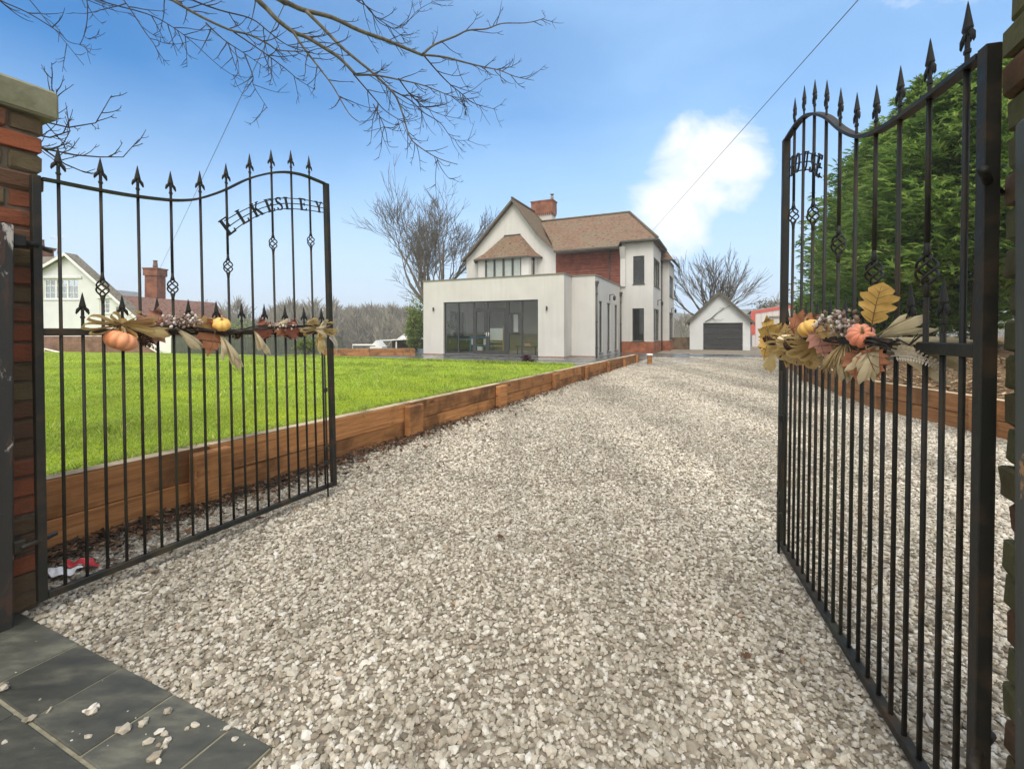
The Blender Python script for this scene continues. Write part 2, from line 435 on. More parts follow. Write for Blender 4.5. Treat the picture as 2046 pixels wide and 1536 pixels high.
    t.set(Base_Color=t.ramp(t.noise(c, .15, 8, .65), [(.3, (.07,.085,.03)), (.6, (.12,.13,.05)), (.8, (.15,.13,.08))]), Roughness=1, Specular_IOR_Level=.1); M['ground'] = t.m
    # trees
    def bark(name, a, b, sc=14):
        t = NT(name); c = t.coord(); n = t.noise(t.mapping(c, (1,1,.4)), sc, 6, .65)
        t.set(Base_Color=t.ramp(n, [(.3, a), (.7, b)]), Roughness=.9, Specular_IOR_Level=.2).bump(n, .6, .01); return t.m
    M['bark'] = bark('bare_bark', (.055,.045,.032), (.13,.11,.078))
    M['bark_lichen'] = bark('lichen_bark', (.055,.05,.04), (.16,.145,.105), 20)
    M['twig'] = bark('dark_twig', (.028,.022,.018), (.06,.05,.04), 30)
    M['bark_far'] = bark('pale_bark', (.09,.078,.06), (.17,.15,.115), 6)
    M['bark_fir'] = bark('conifer_bark', (.04,.03,.02), (.085,.06,.04), 10)
    M['conifer'] = islandmat('conifer_spray', [(0, (.13,.10,.05)), (.08, (.09,.17,.04)), (.45, (.18,.30,.065)), (.8, (.29,.43,.09)), (1, (.44,.54,.14))], .6, .3, None, .45, .3, 2.0)
    M['bush'] = islandmat('bush_leaf', [(0, (.11,.17,.04)), (.5, (.22,.29,.07)), (1, (.36,.42,.12))], .6, .3, None, .3, .3, 3.0)
    M['olive'] = islandmat('autumn_leaf_far', [(0, (.10,.085,.03)), (.5, (.16,.13,.05)), (1, (.22,.17,.075))], .8, .2, None, .2, .3, 3.0)
    M['wood_far'] = islandmat('bare_wood_hazed', [(0, (.17,.16,.125)), (.5, (.235,.21,.165)), (.8, (.29,.255,.20)), (1, (.19,.20,.135))], .95, .1, None, 0, .3, .2)  # bare twig grey, paled so the colour carries some of the haze
    M['purple'] = islandmat('purple_leaf', [(0, (.05,.02,.03)), (.6, (.09,.035,.05)), (1, (.14,.07,.08))], .6)
    # garland
    def leafm(name, col, vein, rough=.6):
        t = NT(name); c = t.coord()
        n = t.noise(c, 25, 5, .6)
        cc = t.mix(t.ramp(n, [(.35, 0), (.75, .7)]), col, vein)
        t.set(Base_Color=cc, Roughness=rough, Specular_IOR_Level=.3).bump(t.noise(c, 60, 3), .4, .003)
        tr = t.node('ShaderNodeBsdfTranslucent'); t.link(cc, tr.inputs[0])
        mx = t.node('ShaderNodeMixShader'); mx.inputs[0].default_value = .3
        t.link(t.b.outputs[0], mx.inputs[1]); t.link(tr.outputs[0], mx.inputs[2]); t.link(mx.outputs[0], t.out.inputs[0]); return t.m
    M['leaf_gold'] = leafm('gold_leaf', (.70,.44,.12), (.48,.26,.06))
    M['leaf_ochre'] = leafm('ochre_leaf', (.56,.37,.15), (.38,.22,.07))
    M['leaf_rust'] = leafm('rust_leaf', (.52,.22,.11), (.34,.12,.06))
    M['leaf_pink'] = leafm('rose_leaf', (.58,.29,.21), (.42,.18,.13))
    M['leaf_red'] = leafm('red_leaf', (.45,.15,.10), (.28,.085,.055))
    M['husk'] = leafm('corn_husk', (.66,.56,.36), (.46,.36,.20))
    M['mesh_ribbon'] = leafm('gold_ribbon', (.62,.47,.22), (.48,.34,.13))
    M['fern'] = leafm('dried_fern', (.62,.55,.45), (.45,.38,.30))
    def pump(name, a, b):
        t = NT(name); c = t.coord(); n = t.noise(c, 12, 5)
        t.set(Base_Color=t.ramp(n, [(.3, a), (.7, b)]), Roughness=.5, Specular_IOR_Level=.4).bump(t.noise(c, 80, 3), .2, .002); return t.m
    M['pumpkin'] = pump('orange_pumpkin', (.66,.25,.11), (.82,.38,.19)); M['pumpkin_coral'] = pump('coral_pumpkin', (.72,.22,.12), (.85,.36,.22))
    M['pumpkin_y'] = pump('yellow_pumpkin', (.70,.38,.08), (.82,.52,.14)); M['squash'] = pump('cream_squash', (.72,.56,.30), (.85,.70,.45))
    M['vein'] = simple('leaf_vein', (.20,.10,.04), .7, 0, .2, 40, 0)
    M['stem'] = simple('dry_stem', (.30,.21,.10), .8, 0, .3, 40, .2)
    M['cone'] = islandmat('pine_cone', [(0, (.035,.018,.01)), (.6, (.08,.04,.02)), (1, (.14,.08,.045))], .8)
    M['berry'] = islandmat('seed_heads', [(0, (.13,.08,.06)), (.5, (.30,.2,.15)), (.8, (.62,.56,.5)), (1, (.75,.7,.64))], .6)
    M['straw'] = islandmat('straw', [(0, (.35,.24,.10)), (.5, (.52,.39,.2)), (1, (.68,.56,.34))], .8, .3, None, .2)
    # others
    M['white_paint'] = simple('white_paint', (.74,.74,.70), .6, 0, .06, 3, .1)
    M['nbr_wall'] = simple('white_wall_paint', (.64,.66,.66), .85, 0, .07, 1.5, .15)
    M['green_fence'] = simple('green_fence_paint', (.075,.085,.06), .8, 0, .3, 5, .2)
    M['dark_door'] = simple('dark_garage_door', (.035,.036,.036), .55, 0, .35, 3, .1)
    M['red_trim'] = simple('red_trim_paint', (.55,.10,.075), .55, 0, .12, 5, 0)
    t = NT('ribbed_cladding'); uv = t.coord('UV'); sx = t.node('ShaderNodeSeparateXYZ'); t.link(uv, sx.inputs[0])
    w = t.math('FRACT', t.math('MULTIPLY', sx.outputs[0], 2.4))
    t.set(Base_Color=t.mix(t.ramp(w, [(.9, 0), (.96, .5)]), (.60,.55,.52), (.33,.29,.28)), Roughness=.6).bump(t.ramp(w, [(.4,1),(.5,0),(.9,0),(1,1)]), .6, .03); M['cladding'] = t.m
    M['roller'] = simple('roller_door', (.52,.49,.42), .6, 0, .08, 2, .1)
    M['red_plastic'] = simple('red_plastic', (.55,.03,.04), .4, 0, .2, 8, .1); M['white_plastic'] = simple('white_plastic', (.8,.8,.8), .4, 0, .05, 8, .1)
    M['cable'] = simple('cable', (.10,.10,.10), .6, 0, .1, 5, 0)
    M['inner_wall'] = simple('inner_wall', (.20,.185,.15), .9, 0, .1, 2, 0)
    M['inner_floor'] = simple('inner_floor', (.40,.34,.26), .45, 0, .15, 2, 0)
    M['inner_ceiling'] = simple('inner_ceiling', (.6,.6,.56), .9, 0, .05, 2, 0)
    M['blue'] = simple('blue_paint', (.10,.28,.48), .4, 0, .1, 6, 0)
    M['pine'] = simple('pale_pine', (.50,.38,.22), .6, 0, .2, 10, .1)
    M['blind'] = simple('white_blind', (.78,.78,.76), .8, 0, .04, 6, 0)
    M['dark_wood'] = simple('dark_wood', (.05,.03,.022), .5, 0, .2, 8, 0)
mk_materials()
# ------------------------------------------------------------------ camera, sky, sun
cam_d = bpy.data.cameras.new('camera'); cam = bpy.data.objects.new('camera', cam_d); COL.objects.link(cam)
cam.location = (0, 0, EYE); cam.rotation_euler = (R(90), 0, 0)
cam_d.sensor_width = 36; cam_d.lens = 36*F/2046; cam_d.shift_y = -(768-HY)/2046; cam_d.clip_start = .05; cam_d.clip_end = 3000
scene.camera = cam
SUN_EL, SUN_AZ = R(52), R(190)       # azimuth clockwise from +Y: behind the camera, to the right
world = bpy.data.worlds.new('World'); scene.world = world; world.use_nodes = True
wt = world.node_tree; wn = wt.nodes; wn.clear()
def wl(a, b): wt.links.new(a, b)
sky = wn.new('ShaderNodeTexSky'); sky.sky_type = 'NISHITA'; sky.sun_disc = False
sky.sun_elevation = SUN_EL; sky.sun_rotation = SUN_AZ; sky.air_density = 1.0; sky.dust_density = 1.2; sky.ozone_density = 2.0
hs = wn.new('ShaderNodeHueSaturation'); hs.inputs['Saturation'].default_value = 1.6; hs.inputs['Value'].default_value = 1.1; wl(sky.outputs[0], hs.inputs['Color'])
tc = wn.new('ShaderNodeTexCoord')
tcx = wn.new('ShaderNodeSeparateXYZ'); wl(tc.outputs['Generated'], tcx.inputs[0])
def wnoise(scale, sc3, det=7, rough=.6, dist=.3):
    mp = wn.new('ShaderNodeMapping'); wl(tc.outputs['Generated'], mp.inputs[0]); mp.inputs['Scale'].default_value = sc3
    n = wn.new('ShaderNodeTexNoise'); wl(mp.outputs[0], n.inputs[0]); n.inputs['Scale'].default_value = scale
    n.inputs['Detail'].default_value = det; n.inputs['Roughness'].default_value = rough; n.inputs['Distortion'].default_value = dist
    return n.outputs['Fac']
def wramp(f, stops):
    r = wn.new('ShaderNodeValToRGB'); wl(f, r.inputs[0]); e = r.color_ramp.elements
    while len(e) < len(stops): e.new(.5)
    for el, (p, c) in zip(e, stops): el.position = p; el.color = (c, c, c, 1)
    return r.outputs[0]
def wmath(op, a, b):
    m = wn.new('ShaderNodeMath', ); m.operation = op
    for i, x in ((0, a), (1, b)):
        if hasattr(x, 'links'): wl(x, m.inputs[i])
        else: m.inputs[i].default_value = x
    return m.outputs[0]
def blob(d, lo, hi):
    v = Vector(d).normalized()
    dp = wn.new('ShaderNodeVectorMath'); dp.operation = 'DOT_PRODUCT'; wl(tc.outputs['Generated'], dp.inputs[0]); dp.inputs[1].default_value = v
    return wramp(dp.outputs['Value'], [(lo, 0), (hi, 1)])
veil = wramp(wnoise(2.2, (1, 1, 2.2), 6, .55), [(.45, 0), (.8, .28)])
veil = wmath('ADD', wmath('MULTIPLY', veil, .8), wramp(wmath('ADD', tcx.outputs[0], .75), [(.15, 0), (.75, .27), (1.0, .42)]))
c1 = blob(((1415-CX)/F, 1, (HY-345)/F), .9915, .9999)
c2 = blob(((1350-CX)/F, 1, (HY-440)/F), .9945, .9999)
c3 = blob(((1930-CX)/F, 1, (HY-40)/F), .985, .9999)
det = wnoise(5.0, (1, 1, 1.5), 8, .62, .4)
cl = wmath('MAXIMUM', c1, wmath('MAXIMUM', c2, wmath('MULTIPLY', c3, .28)))
cl = wramp(wmath('MULTIPLY', wmath('ADD', cl, wmath('MULTIPLY', wmath('SUBTRACT', det, .5), 2.4)), wmath('GREATER_THAN', cl, .001)), [(.36, 0), (1.1, .95)])
sepz = wn.new('ShaderNodeSeparateXYZ'); wl(tc.outputs['Generated'], sepz.inputs[0])
lowveil = wramp(sepz.outputs[2], [(0.0, 1), (.15, .82), (.30, .34), (.42, .04)])
behind = wramp(wmath('ADD', wmath('MULTIPLY', sepz.outputs[1], -1.0), wmath('MULTIPLY', det, .3)), [(-.0, 0), (.35, 1)])   # out-of-view cloud behind the viewer, added for white fill light
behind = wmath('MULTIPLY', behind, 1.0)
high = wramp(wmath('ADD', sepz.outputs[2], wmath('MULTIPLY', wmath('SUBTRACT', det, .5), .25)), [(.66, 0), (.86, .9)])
def layer(fac, under, col):
    mx = wn.new('ShaderNodeMix'); mx.data_type = 'RGBA'; wl(fac, mx.inputs[0]); wl(under, mx.inputs[6]); mx.inputs[7].default_value = (*col, 1); return mx.outputs[2]
s1 = layer(lowveil, hs.outputs[0], (4.1, 5.3, 6.6))                       # pale air low down
s2 = layer(veil, s1, (3.3, 5.2, 7.6))                                      # thin high cloud
s3 = layer(cl, s2, (6.8, 6.8, 6.8))                                        # the one white cloud
s4 = layer(wmath('MAXIMUM', behind, high), s3, (9.1, 9.0, 8.8))            # unseen cloud overhead and behind, brightened to whiten the ambient light
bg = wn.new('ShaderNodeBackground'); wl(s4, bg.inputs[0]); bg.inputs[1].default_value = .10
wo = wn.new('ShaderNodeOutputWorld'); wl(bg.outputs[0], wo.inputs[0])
sd = bpy.data.lights.new('sun', 'SUN'); sd.energy = 1.5; sd.angle = R(30); sd.color = (1, .93, .83)
so = bpy.data.objects.new('sun', sd); COL.objects.link(so)
sv = Vector((math.sin(SUN_AZ)*math.cos(SUN_EL), math.cos(SUN_AZ)*math.cos(SUN_EL), math.sin(SUN_EL)))
so.rotation_euler = (-sv).to_track_quat('-Z', 'Y').to_euler(); so.location = sv*30
vs = scene.view_settings; scene.display_settings.display_device = 'sRGB'
vs.view_transform = 'Standard'; vs.look = 'None'; vs.exposure = 0.88; vs.gamma = 1.0; vs.use_curve_mapping = False
scene.cycles.use_denoising = True
scene.cycles.max_bounces = 8; scene.cycles.transparent_max_bounces = 16

# ------------------------------------------------------------------ frame of the plot: u along house front, v along the drive
AN = math.atan(.4663)
U = Vector((math.cos(AN), -math.sin(AN), 0)); V = Vector((math.sin(AN), math.cos(AN), 0)); Z = Vector((0, 0, 1))
def wallX(Y): return -2.236+.476*(Y-3.19)          # drive side of the left sleeper wall
RW = [(5.2, 2.6), (5.45, 4.2), (5.62, 5.5), (5.74, 7.27), (6.45, 9.2), (7.26, 11.36), (9.0, 14.8), (11.2, 19.0)]
def rwX(Y):
    if Y <= RW[0][1]: return RW[0][0]
    for (xa, ya), (xb, yb) in zip(RW, RW[1:]):
        if Y <= yb: return xa+(xb-xa)*(Y-ya)/(yb-ya)
    return RW[-1][0]+.5*(Y-RW[-1][1])
PE = Vector((-.06, 17.3, 0))                         # a point on the lawn / patio edge
def lawn_z(x, y):
    d = -((x-PE.x)*V.x+(y-PE.y)*V.y)
    s = max(0, min(1, d/9.0)); s = s*s*(3-2*s)
    return .03+.325*s
# ground sheet
mb = MB(); nx, ny = 60, 60
xs = [-900+1800*i/nx for i in range(nx+1)]
def gz(x, y):
    z = -.03
    if x < -4 and y > 25: z -= min(3.0, (y-25)*.09)*min(1, (-4-x)/6)
    if y > 60: z -= min(2.0, (y-60)*.03)
    return z
xs = [-900,-500,-300,-200,-140,-100,-70]+[-60+3*i for i in range(41)]+[70,100,140,200,300,500,900]
ys = [-200,-100,-60,-40,-20]+[-10+3*i for i in range(36)]+[110,130,160,200,260,340,450,600,900,1400]
for y in ys:
    for x in xs: mb.v.append((x, y, gz(x, y)))
n1 = len(xs)
for j in range(len(ys)-1):
    for i in range(n1-1): mb.f.append((j*n1+i, j*n1+i+1, (j+1)*n1+i+1, (j+1)*n1+i)); mb.sm.append(True)
tag(mb.build('ground', M['ground']), kind='structure')
# gravel drive sheet
mb = MB(); L = []; Rr = []
for y in [-6, -2, 1, 2, 3, 4, 5.5, 7.3, 9.2, 11.4, 13, 14.8, 17, 19, 22, 25, 28, 31, 36, 42]:
    xl = wallX(y) if y < 17.6 else min(wallX(17.6)+.42*(y-17.6), 12)
    if y < 2.4: xl = -4.5
    L.append((xl, y, 0)); Rr.append((rwX(y)+.05 if y < 19 else 24, y, 0))
for i in range(len(L)): mb.v += [L[i], Rr[i]]
for i in range(len(L)-1): mb.f.append((2*i, 2*i+1, 2*i+3, 2*i+2)); mb.sm.append(False)
tag(mb.build('driveway', M['gravel_bed']), kind='structure')

# ------------------------------------------------------------------ slate paving at the threshold
A0 = gnd(60, 1240); B0 = gnd(545, 1500)
pu = (B0-A0).normalized(); pv = Vector((-pu.y, pu.x, 0))      # pv points up the drive
PL = (B0-A0).length
def in_paving(x, y):
    d = Vector((x, y, 0))-A0
    return d.dot(pv) < 0 and d.dot(pu) < PL and d.dot(pv) > -1.3
mp = Matrix((( pu.x, pv.x, 0, A0.x), (pu.y, pv.y, 0, A0.y), (0, 0, 1, 0), (0, 0, 0, 1)))
pav = empty('paving'); tag(pav, kind='structure')
mb = MB().box(-2.0, PL-.002, -1.3, -.004, -.02, .010, mp); mb.build('joint_bed', M['joint'], pav)
mb = MB(); 
rows = [(-.245, 0), (-.50, -.257), (-.755, -.512), (-1.01, -.767), (-1.265, -1.022)]
for ri, (a, b) in enumerate(rows):
    x = -2.0+(.13 if ri % 2 else 0)
    while x < PL:
        x2 = min(x+(.30 if ri == 0 else .5), PL)
        if x2-x > .05: mb.bbox(x, x2-.008, a, b-.0, .0, .016+rnd.uniform(-.002, .002), .004, mp)
        x = x2
mb.build('slate', M['slate'], pav)

# ------------------------------------------------------------------ gravel stones
ico_v = []; 
ph = (1+5**.5)/2
for a, b in ((-1,ph),(1,ph),(-1,-ph),(1,-ph)): ico_v.append((a,b,0))
for a, b in ((-1,ph),(1,ph),(-1,-ph),(1,-ph)): ico_v.append((0,a,b))
for a, b in ((ph,-1),(ph,1),(-ph,-1),(-ph,1)): ico_v.append((a,0,b))
ico_v = np.array(ico_v)/math.sqrt(1+ph*ph)
ico_f = np.array([(0,11,5),(0,5,1),(0,1,7),(0,7,10),(0,10,11),(1,5,9),(5,11,4),(11,10,2),(10,7,6),(7,1,8),(3,9,4),(3,4,2),(3,2,6),(3,6,8),(3,8,9),(4,9,5),(2,4,11),(6,2,10),(8,6,7),(9,8,1)])
oct_v = np.array([(1,0,0),(-1,0,0),(0,1,0),(0,-1,0),(0,0,1),(0,0,-1)], float)
oct_f = np.array([(0,2,4),(2,1,4),(1,3,4),(3,0,4),(2,0,5),(1,2,5),(3,1,5),(0,3,5)])
def stones(name, pts, size, bv, bf, mat, flat=.62, tilt=.35, zj=.3, parent=None):
    n = len(pts); k = len(bv)
    S = np.stack([npr.uniform(.85, 1.25, n), npr.uniform(.62, .95, n), npr.uniform(.42, .75, n)*flat/.6], 1)*size[:, None]
    J = npr.uniform(.70, 1.22, (n, k, 1))
    Vv = bv[None]*J*S[:, None, :]
    Rm = rot_mats(n, tilt)
    Vv = np.einsum('nij,nkj->nki', Rm, Vv)
    Vv += np.stack([pts[:, 0], pts[:, 1], pts[:, 2]+S[:, 2]*.35+size*zj*npr.uniform(0, 1, n)], 1)[:, None, :]
    Fs = bf[None]+(np.arange(n)*k)[:, None, None]
    return np_mesh(name, Vv.reshape(-1, 3), Fs.reshape(-1, 3), mat, parent)
def drive_pts(y0, y1, dens, spread=1.45):
    n = int(dens*(y1-y0)*(y1*spread*2))
    y = npr.uniform(y0, y1, n); x = npr.uniform(-spread*y1, spread*y1, n)
    keep = np.abs(x) < spread*np.maximum(y, .9)+.25
    out = []
    for xi, yi in zip(x[keep], y[keep]):
        xl = wallX(yi)+.02 if yi > 1.9 else -2.6
        q_ = Vector((xi+2.092, yi-2.055, 0)); qu, qv = q_.dot(U), q_.dot(V)
        if qu < .01 and -.48 < qv < .01: continue
        if qu < .15 and qv < -.10: continue
        if xi < xl or xi > rwX(yi)-.02 or in_paving(xi, yi): continue
        out.append((xi, yi, 0))
    return np.array(out)
gs = empty('gravel'); tag(gs, 'loose pale limestone chippings covering the driveway', 'gravel', kind='stuff')
P1 = drive_pts(.85, 3.6, 5800); stones('stone_layer', P1, np.clip(npr.lognormal(-4.68, .30, len(P1)), .0055, .022), ico_v, ico_f, M['stones'], parent=gs)
P2 = drive_pts(3.6, 8.0, 2900); stones('stone_layer', P2, np.clip(npr.lognormal(-4.54, .28, len(P2)), .007, .022), ico_v, ico_f, M['stones'], parent=gs)
P3 = drive_pts(8.0, 22.0, 1250, 1.1); stones('stone_layer', P3, npr.uniform(.012, .022, len(P3)), oct_v, oct_f, M['stones'], parent=gs)
# strays on the slate
sp = []
for (px, py, k) in ((100,1432,1),(178,1428,6),(20,1495,1),(190,1480,1),(278,1455,3),(335,1432,1),(318,1470,2),(312,1490,2),(378,1462,2),(345,1498,3),(322,1525,3),(240,1462,2),(12,1380,2),(440,1470,1),(480,1490,1),(60,1450,2)):
    for q in range(k):
        g = gnd(px+rnd.uniform(-16, 16), py+rnd.uniform(-8, 8)); sp.append((g.x, g.y, .014))
for _ in range(90):
    q_ = A0+pu*rnd.uniform(.2, PL)+pv*rnd.uniform(-.9, -.02); sp.append((q_.x, q_.y, .014))
sp = np.array(sp); so_ = stones('stray_stones', sp, np.where(np.arange(len(sp)) < len(sp)-90, npr.uniform(.008, .018, len(sp)), npr.uniform(.0015, .005, len(sp))), ico_v, ico_f, M['stones'], zj=.1)
tag(so_, 'few stray pale chippings lying on the dark slate paving', 'stray gravel', kind='stuff')

# ------------------------------------------------------------------ lawn
def lawn_poly_ok(x, y):
    if x > wallX(y)-.16: return False
    return -((x-PE.x)*V.x+(y-PE.y)*V.y) > 0
mb = MB()
yy = np.linspace(-1.5, 27.5, 100)
ncol = 60
E = []
for y in yy:
    xr = wallX(y)-.12
    # right limit also by patio edge: (x-PE.x)*V.x+(y-PE.y)*V.y < 0
    xe = PE.x-(y-PE.y)*V.y/V.x
    xr = min(xr, xe); xl = -26.0
    row = []
    for i in range(ncol+1):
        t = (i/ncol)**.6; x = xl+(xr-xl)*t
        row.append((x, y, lawn_z(x, y)+.012*math.sin(x*2.1+y*1.3)*math.sin(y*1.7)*min(1,(xr-x)*2)))
    E.append(row)
for row in E: mb.v += row
for j in range(len(yy)-1):
    for i in range(ncol): mb.f.append((j*(ncol+1)+i, j*(ncol+1)+i+1, (j+1)*(ncol+1)+i+1, (j+1)*(ncol+1)+i)); mb.sm.append(True)
lw = mb.build('lawn', M['lawn']); tag(lw, kind='structure')
def blades(name, n, y0, y1, wid, hgt, mat, xl=-22.0, parent=None):
    y = npr.uniform(y0, y1, n); x = npr.uniform(0, 1, n)
    xr = np.array([min(wallX(q)-.13, PE.x-(q-PE.y)*V.y/V.x) for q in y])
    x0 = np.maximum(xl, -1.35*y-1.0)
    x = x0+(xr-x0)*x
    z = np.array([lawn_z(a, b) for a, b in zip(x, y)])
    keep = xr > x0; x, y, z = x[keep], y[keep], z[keep]; n = len(x)
    a = npr.uniform(0, 2*np.pi, n); w = npr.uniform(.6, 1.3, n)*wid; h = npr.uniform(.5, 1.3, n)*hgt
    lx, ly = npr.normal(0, .55, n)*h, npr.normal(0, .55, n)*h
    base = np.stack([x, y, z-.004], 1)
    dx = np.stack([np.cos(a)*w/2, np.sin(a)*w/2, 0*w], 1)
    mid = base+np.stack([lx*.35, ly*.35, h*.6], 1); tip = base+np.stack([lx, ly, h], 1)
    Vv = np.stack([base-dx, base+dx, mid+dx*.8, tip, mid-dx*.8], 1)
    Fs = np.array([[0,1,2],[0,2,4],[4,2,3]])[None]+(np.arange(n)*5)[:, None, None]
    return np_mesh(name, Vv.reshape(-1,3), Fs.reshape(-1,3), mat, parent)
gr = empty('grass'); tag(gr, 'short bright green grass of the raised lawn', 'grass', kind='stuff')
blades('grass_layer', 170000, 2.2, 6.5, .0045, .027, M['grass'], parent=gr)
blades('grass_layer', 150000, 6.5, 12.5, .009, .03, M['grass'], parent=gr)
blades('grass_layer', 90000, 12.5, 25.5, .020, .034, M['grass'], parent=gr)
def edge_tufts(n, fn, wid, hgt):
    P = [fn(rnd.random()) for _ in range(n)]
    base = np.array([(x, y, lawn_z(x, y)-.005) for x, y in P]); a = npr.uniform(0, 6.28, n); h = npr.uniform(.5, 1.5, n)*hgt; w = npr.uniform(.6, 1.3, n)*wid*(1+base[:, 1]*.08)
    dx = np.stack([np.cos(a)*w/2, np.sin(a)*w/2, 0*w], 1); lx, ly = npr.normal(0, .6, n)*h, npr.normal(0, .6, n)*h
    mid = base+np.stack([lx*.4, ly*.4, h*.6], 1); tip = base+np.stack([lx, ly, h*.95], 1)
    Vv = np.stack([base-dx, base+dx, mid+dx*.7, tip, mid-dx*.7], 1)
    np_mesh('grass_layer', Vv.reshape(-1,3), (np.array([[0,1,2],[0,2,4],[4,2,3]])[None]+(np.arange(n)*5)[:, None, None]).reshape(-1,3), M['grass'], gr)
def f1(t): y = 2.3+13*t**1.6; return (wallX(y)-.14-abs(rnd.gauss(0, .03)), y)
def f2(t): q = PE+U*(-12+14.5*t)-V*abs(rnd.gauss(0, .10)); return (q.x, q.y)
edge_tufts(7000, f1, .006, .075); edge_tufts(6000, f2, .009, .10)
cl_ = [(rnd.uniform(-9, 2), rnd.uniform(3.5, 15)) for _ in range(240)]
cl_ = [(x, y) for x, y in cl_ if lawn_poly_ok(x-.1, y)]
def f3(t): x, y = rnd.choice(cl_); return (x+rnd.gauss(0, .06), y+rnd.gauss(0, .06))
edge_tufts(7000, f3, .007, .085)
# ------------------------------------------------------------------ wet patio beside the house
mb = MB()
def pp(a, b, z): q = PE+U*a+V*b; return (q.x, q.y, z)
mb.add([pp(-16,0,.012), pp(4.4,0,.012), pp(9.6,11.5,.012), pp(-16,11.5,.012)], [(0,1,2,3)])
tag(mb.build('patio', M['patio']), kind='structure')

# ------------------------------------------------------------------ sleeper walls
def sleeper_wall(name, label, path, base, top, inward, post_at, mirror=1, rows=2, thick=.11, post_w=.13):
    """path: list of points at ground on the drive-side face; inward: unit vector to the retained side"""
    root = empty(name, Vector(path[0])); tag(root, label, 'retaining wall')
    inv = Matrix.Translation(-Vector(path[0]))
    for i in range(len(path)-1):
        a, b = Vector(path[i]), Vector(path[i+1]); d = (b-a); Ln = d.length; d.normalize()
        n = Vector(inward); n = (n-d*n.dot(d)).normalized()
        rise = (top(b)-top(a))/Ln
        X = Vector((d.x, d.y, rise)).normalized()
        for r in range(rows):
            h = (top(a)-base)/rows; h0 = base+h*r
            X2 = Vector((d.x, d.y, rise*(r+1)/rows)).normalized()
            m = Matrix(((X2.x, n.x, 0, a.x), (X2.y, n.y, 0, a.y), (X2.z, n.z, 1, 0), (0,0,0,1)))
            mb = MB().bbox(.004, Ln-.004, rnd.uniform(0, .008), thick, h0+.004, h0+h-.002, .008, inv @ m, .0015)
            mb.build('sleeper', M['sleeper'], root)
            if r == rows-1:
                mb = MB().bbox(.006, Ln-.006, .006, thick-.004, h0+h-.001, h0+h+.006, .002, inv @ m)
                mb.build('sawn_top', M['sleeper_top'], root)
    for (q, d) in post_at:
        q = Vector(q); d = Vector(d).normalized(); n = Vector(inward); n = (n-d*n.dot(d)).normalized()
        m = Matrix(((d.x, n.x, 0, q.x), (d.y, n.y, 0, q.y), (0, 0, 1, 0), (0,0,0,1)))
        mb = MB().bbox(-post_w, post_w, -.085, -.002, base-.1, top(q)-.022, .008, inv @ m, .002)
        po = mb.build('post', M['sleeper'], root)
    return root
dW = Vector((.476, 1, 0)).normalized()
def wp(Y): return Vector((wallX(Y), Y, 0))
wt_top = lambda p: .405-.0055*(p.y-2.5)
ypts = [.9, 3.32, 5.4, 7.5, 9.75, 11.9, 14.0, 16.1, 18.3]
sleeper_wall('timber_retaining_wall', 'long low wall of orange-brown sleepers between the lawn and the gravel drive', [wp(y) for y in ypts], -.04, wt_top, (-1, .476, 0), [(wp(y), dW) for y in (3.3, 5.4, 7.45, 9.75, 11.9, 14.0, 16.1, 18.25)])
rp = [Vector((x, y, 0)) for x, y in RW]
sleeper_wall('timber_retaining_wall', 'sleeper wall holding the bark bank seen through the right gate', rp, -.04, lambda p: .43, (1, -.3, 0), [((x, y, 0), (.5, 1, 0)) for x, y in ((5.62,5.5),(6.3,8.8),(7.26,11.36),(9.0,14.8))])
a, b = Vector((-9.6, 23.4, 0)), Vector((-5.1, 24.1, 0))
sleeper_wall('timber_retaining_wall', 'short far sleeper wall along the back of the lawn left of the house', [a, (a+b)/2, b], -.03, lambda p: .35, (0, 1, 0), [(b-Vector((.1, 0, 0)), b-a)])
# leaf litter at the foot of the wall
n = 2600; y = 2.3+npr.exponential(3.2, n); y = y[y < 16]; n = len(y)
x = -2.236+.476*(y-3.19)+.02+np.abs(npr.normal(0, .13, n))*(1+.5*(npr.uniform(0,1,n) < .15)*4)
keep = y > 2.2; x, y = x[keep], y[keep]; n = len(x)
lv = np.array([(-1,0,0),(-.3,.42,.12),(.6,.3,.0),(1,0,.15),(.5,-.34,.05),(-.4,-.4,-.05)])*.022
Vv = np.einsum('nij,nkj->nki', rot_mats(n, .5), lv[None]*npr.uniform(.5, 1.6, (n,1,1)))+np.stack([x, y, npr.uniform(.012, .045, n)], 1)[:, None]
lo = empty('leaf_litter'); tag(lo, 'brown dead leaves and twigs along the foot of the sleeper wall', 'leaf litter', kind='stuff')
np_mesh('leaves', Vv.reshape(-1,3), (np.array([[0,1,2,3],[0,3,4,5]])[None]+(np.arange(n)*6)[:,None,None]).reshape(-1,4), M['litter'], lo)
mb = MB()
for i in range(520):
    y = 2.35+rnd.expovariate(.6)
    if y > 12: continue
    p = Vector((wallX(y)+.02+abs(rnd.gauss(0, .12)), y, rnd.uniform(.015, .04))); a = rnd.uniform(0, 6.28); l = rnd.uniform(.05, .2)
    q = p+Vector((math.cos(a)*l, math.sin(a)*l, rnd.uniform(-.01, .02))); m_ = (p+q)/2+Vector((rnd.uniform(-.02,.02), rnd.uniform(-.02,.02), .01))
    mb.tube([p, m_, q], [.003, .0025, .0015], 4)
mb.build('twigs', M['twig'], lo)
# a few loose leaves on the gravel
for i, (px, py, s, mt) in enumerate(((1490,1330,.045,'leaf_rust'),(850,900,.05,'litter'),(905,862,.05,'litter'),(1000,1085,.035,'litter'),(1075,1365,.05,'litter'),(1560,1330,.04,'leaf_red'),(720,930,.05,'litter'),(1640,1345,.035,'leaf_rust'))):
    pass

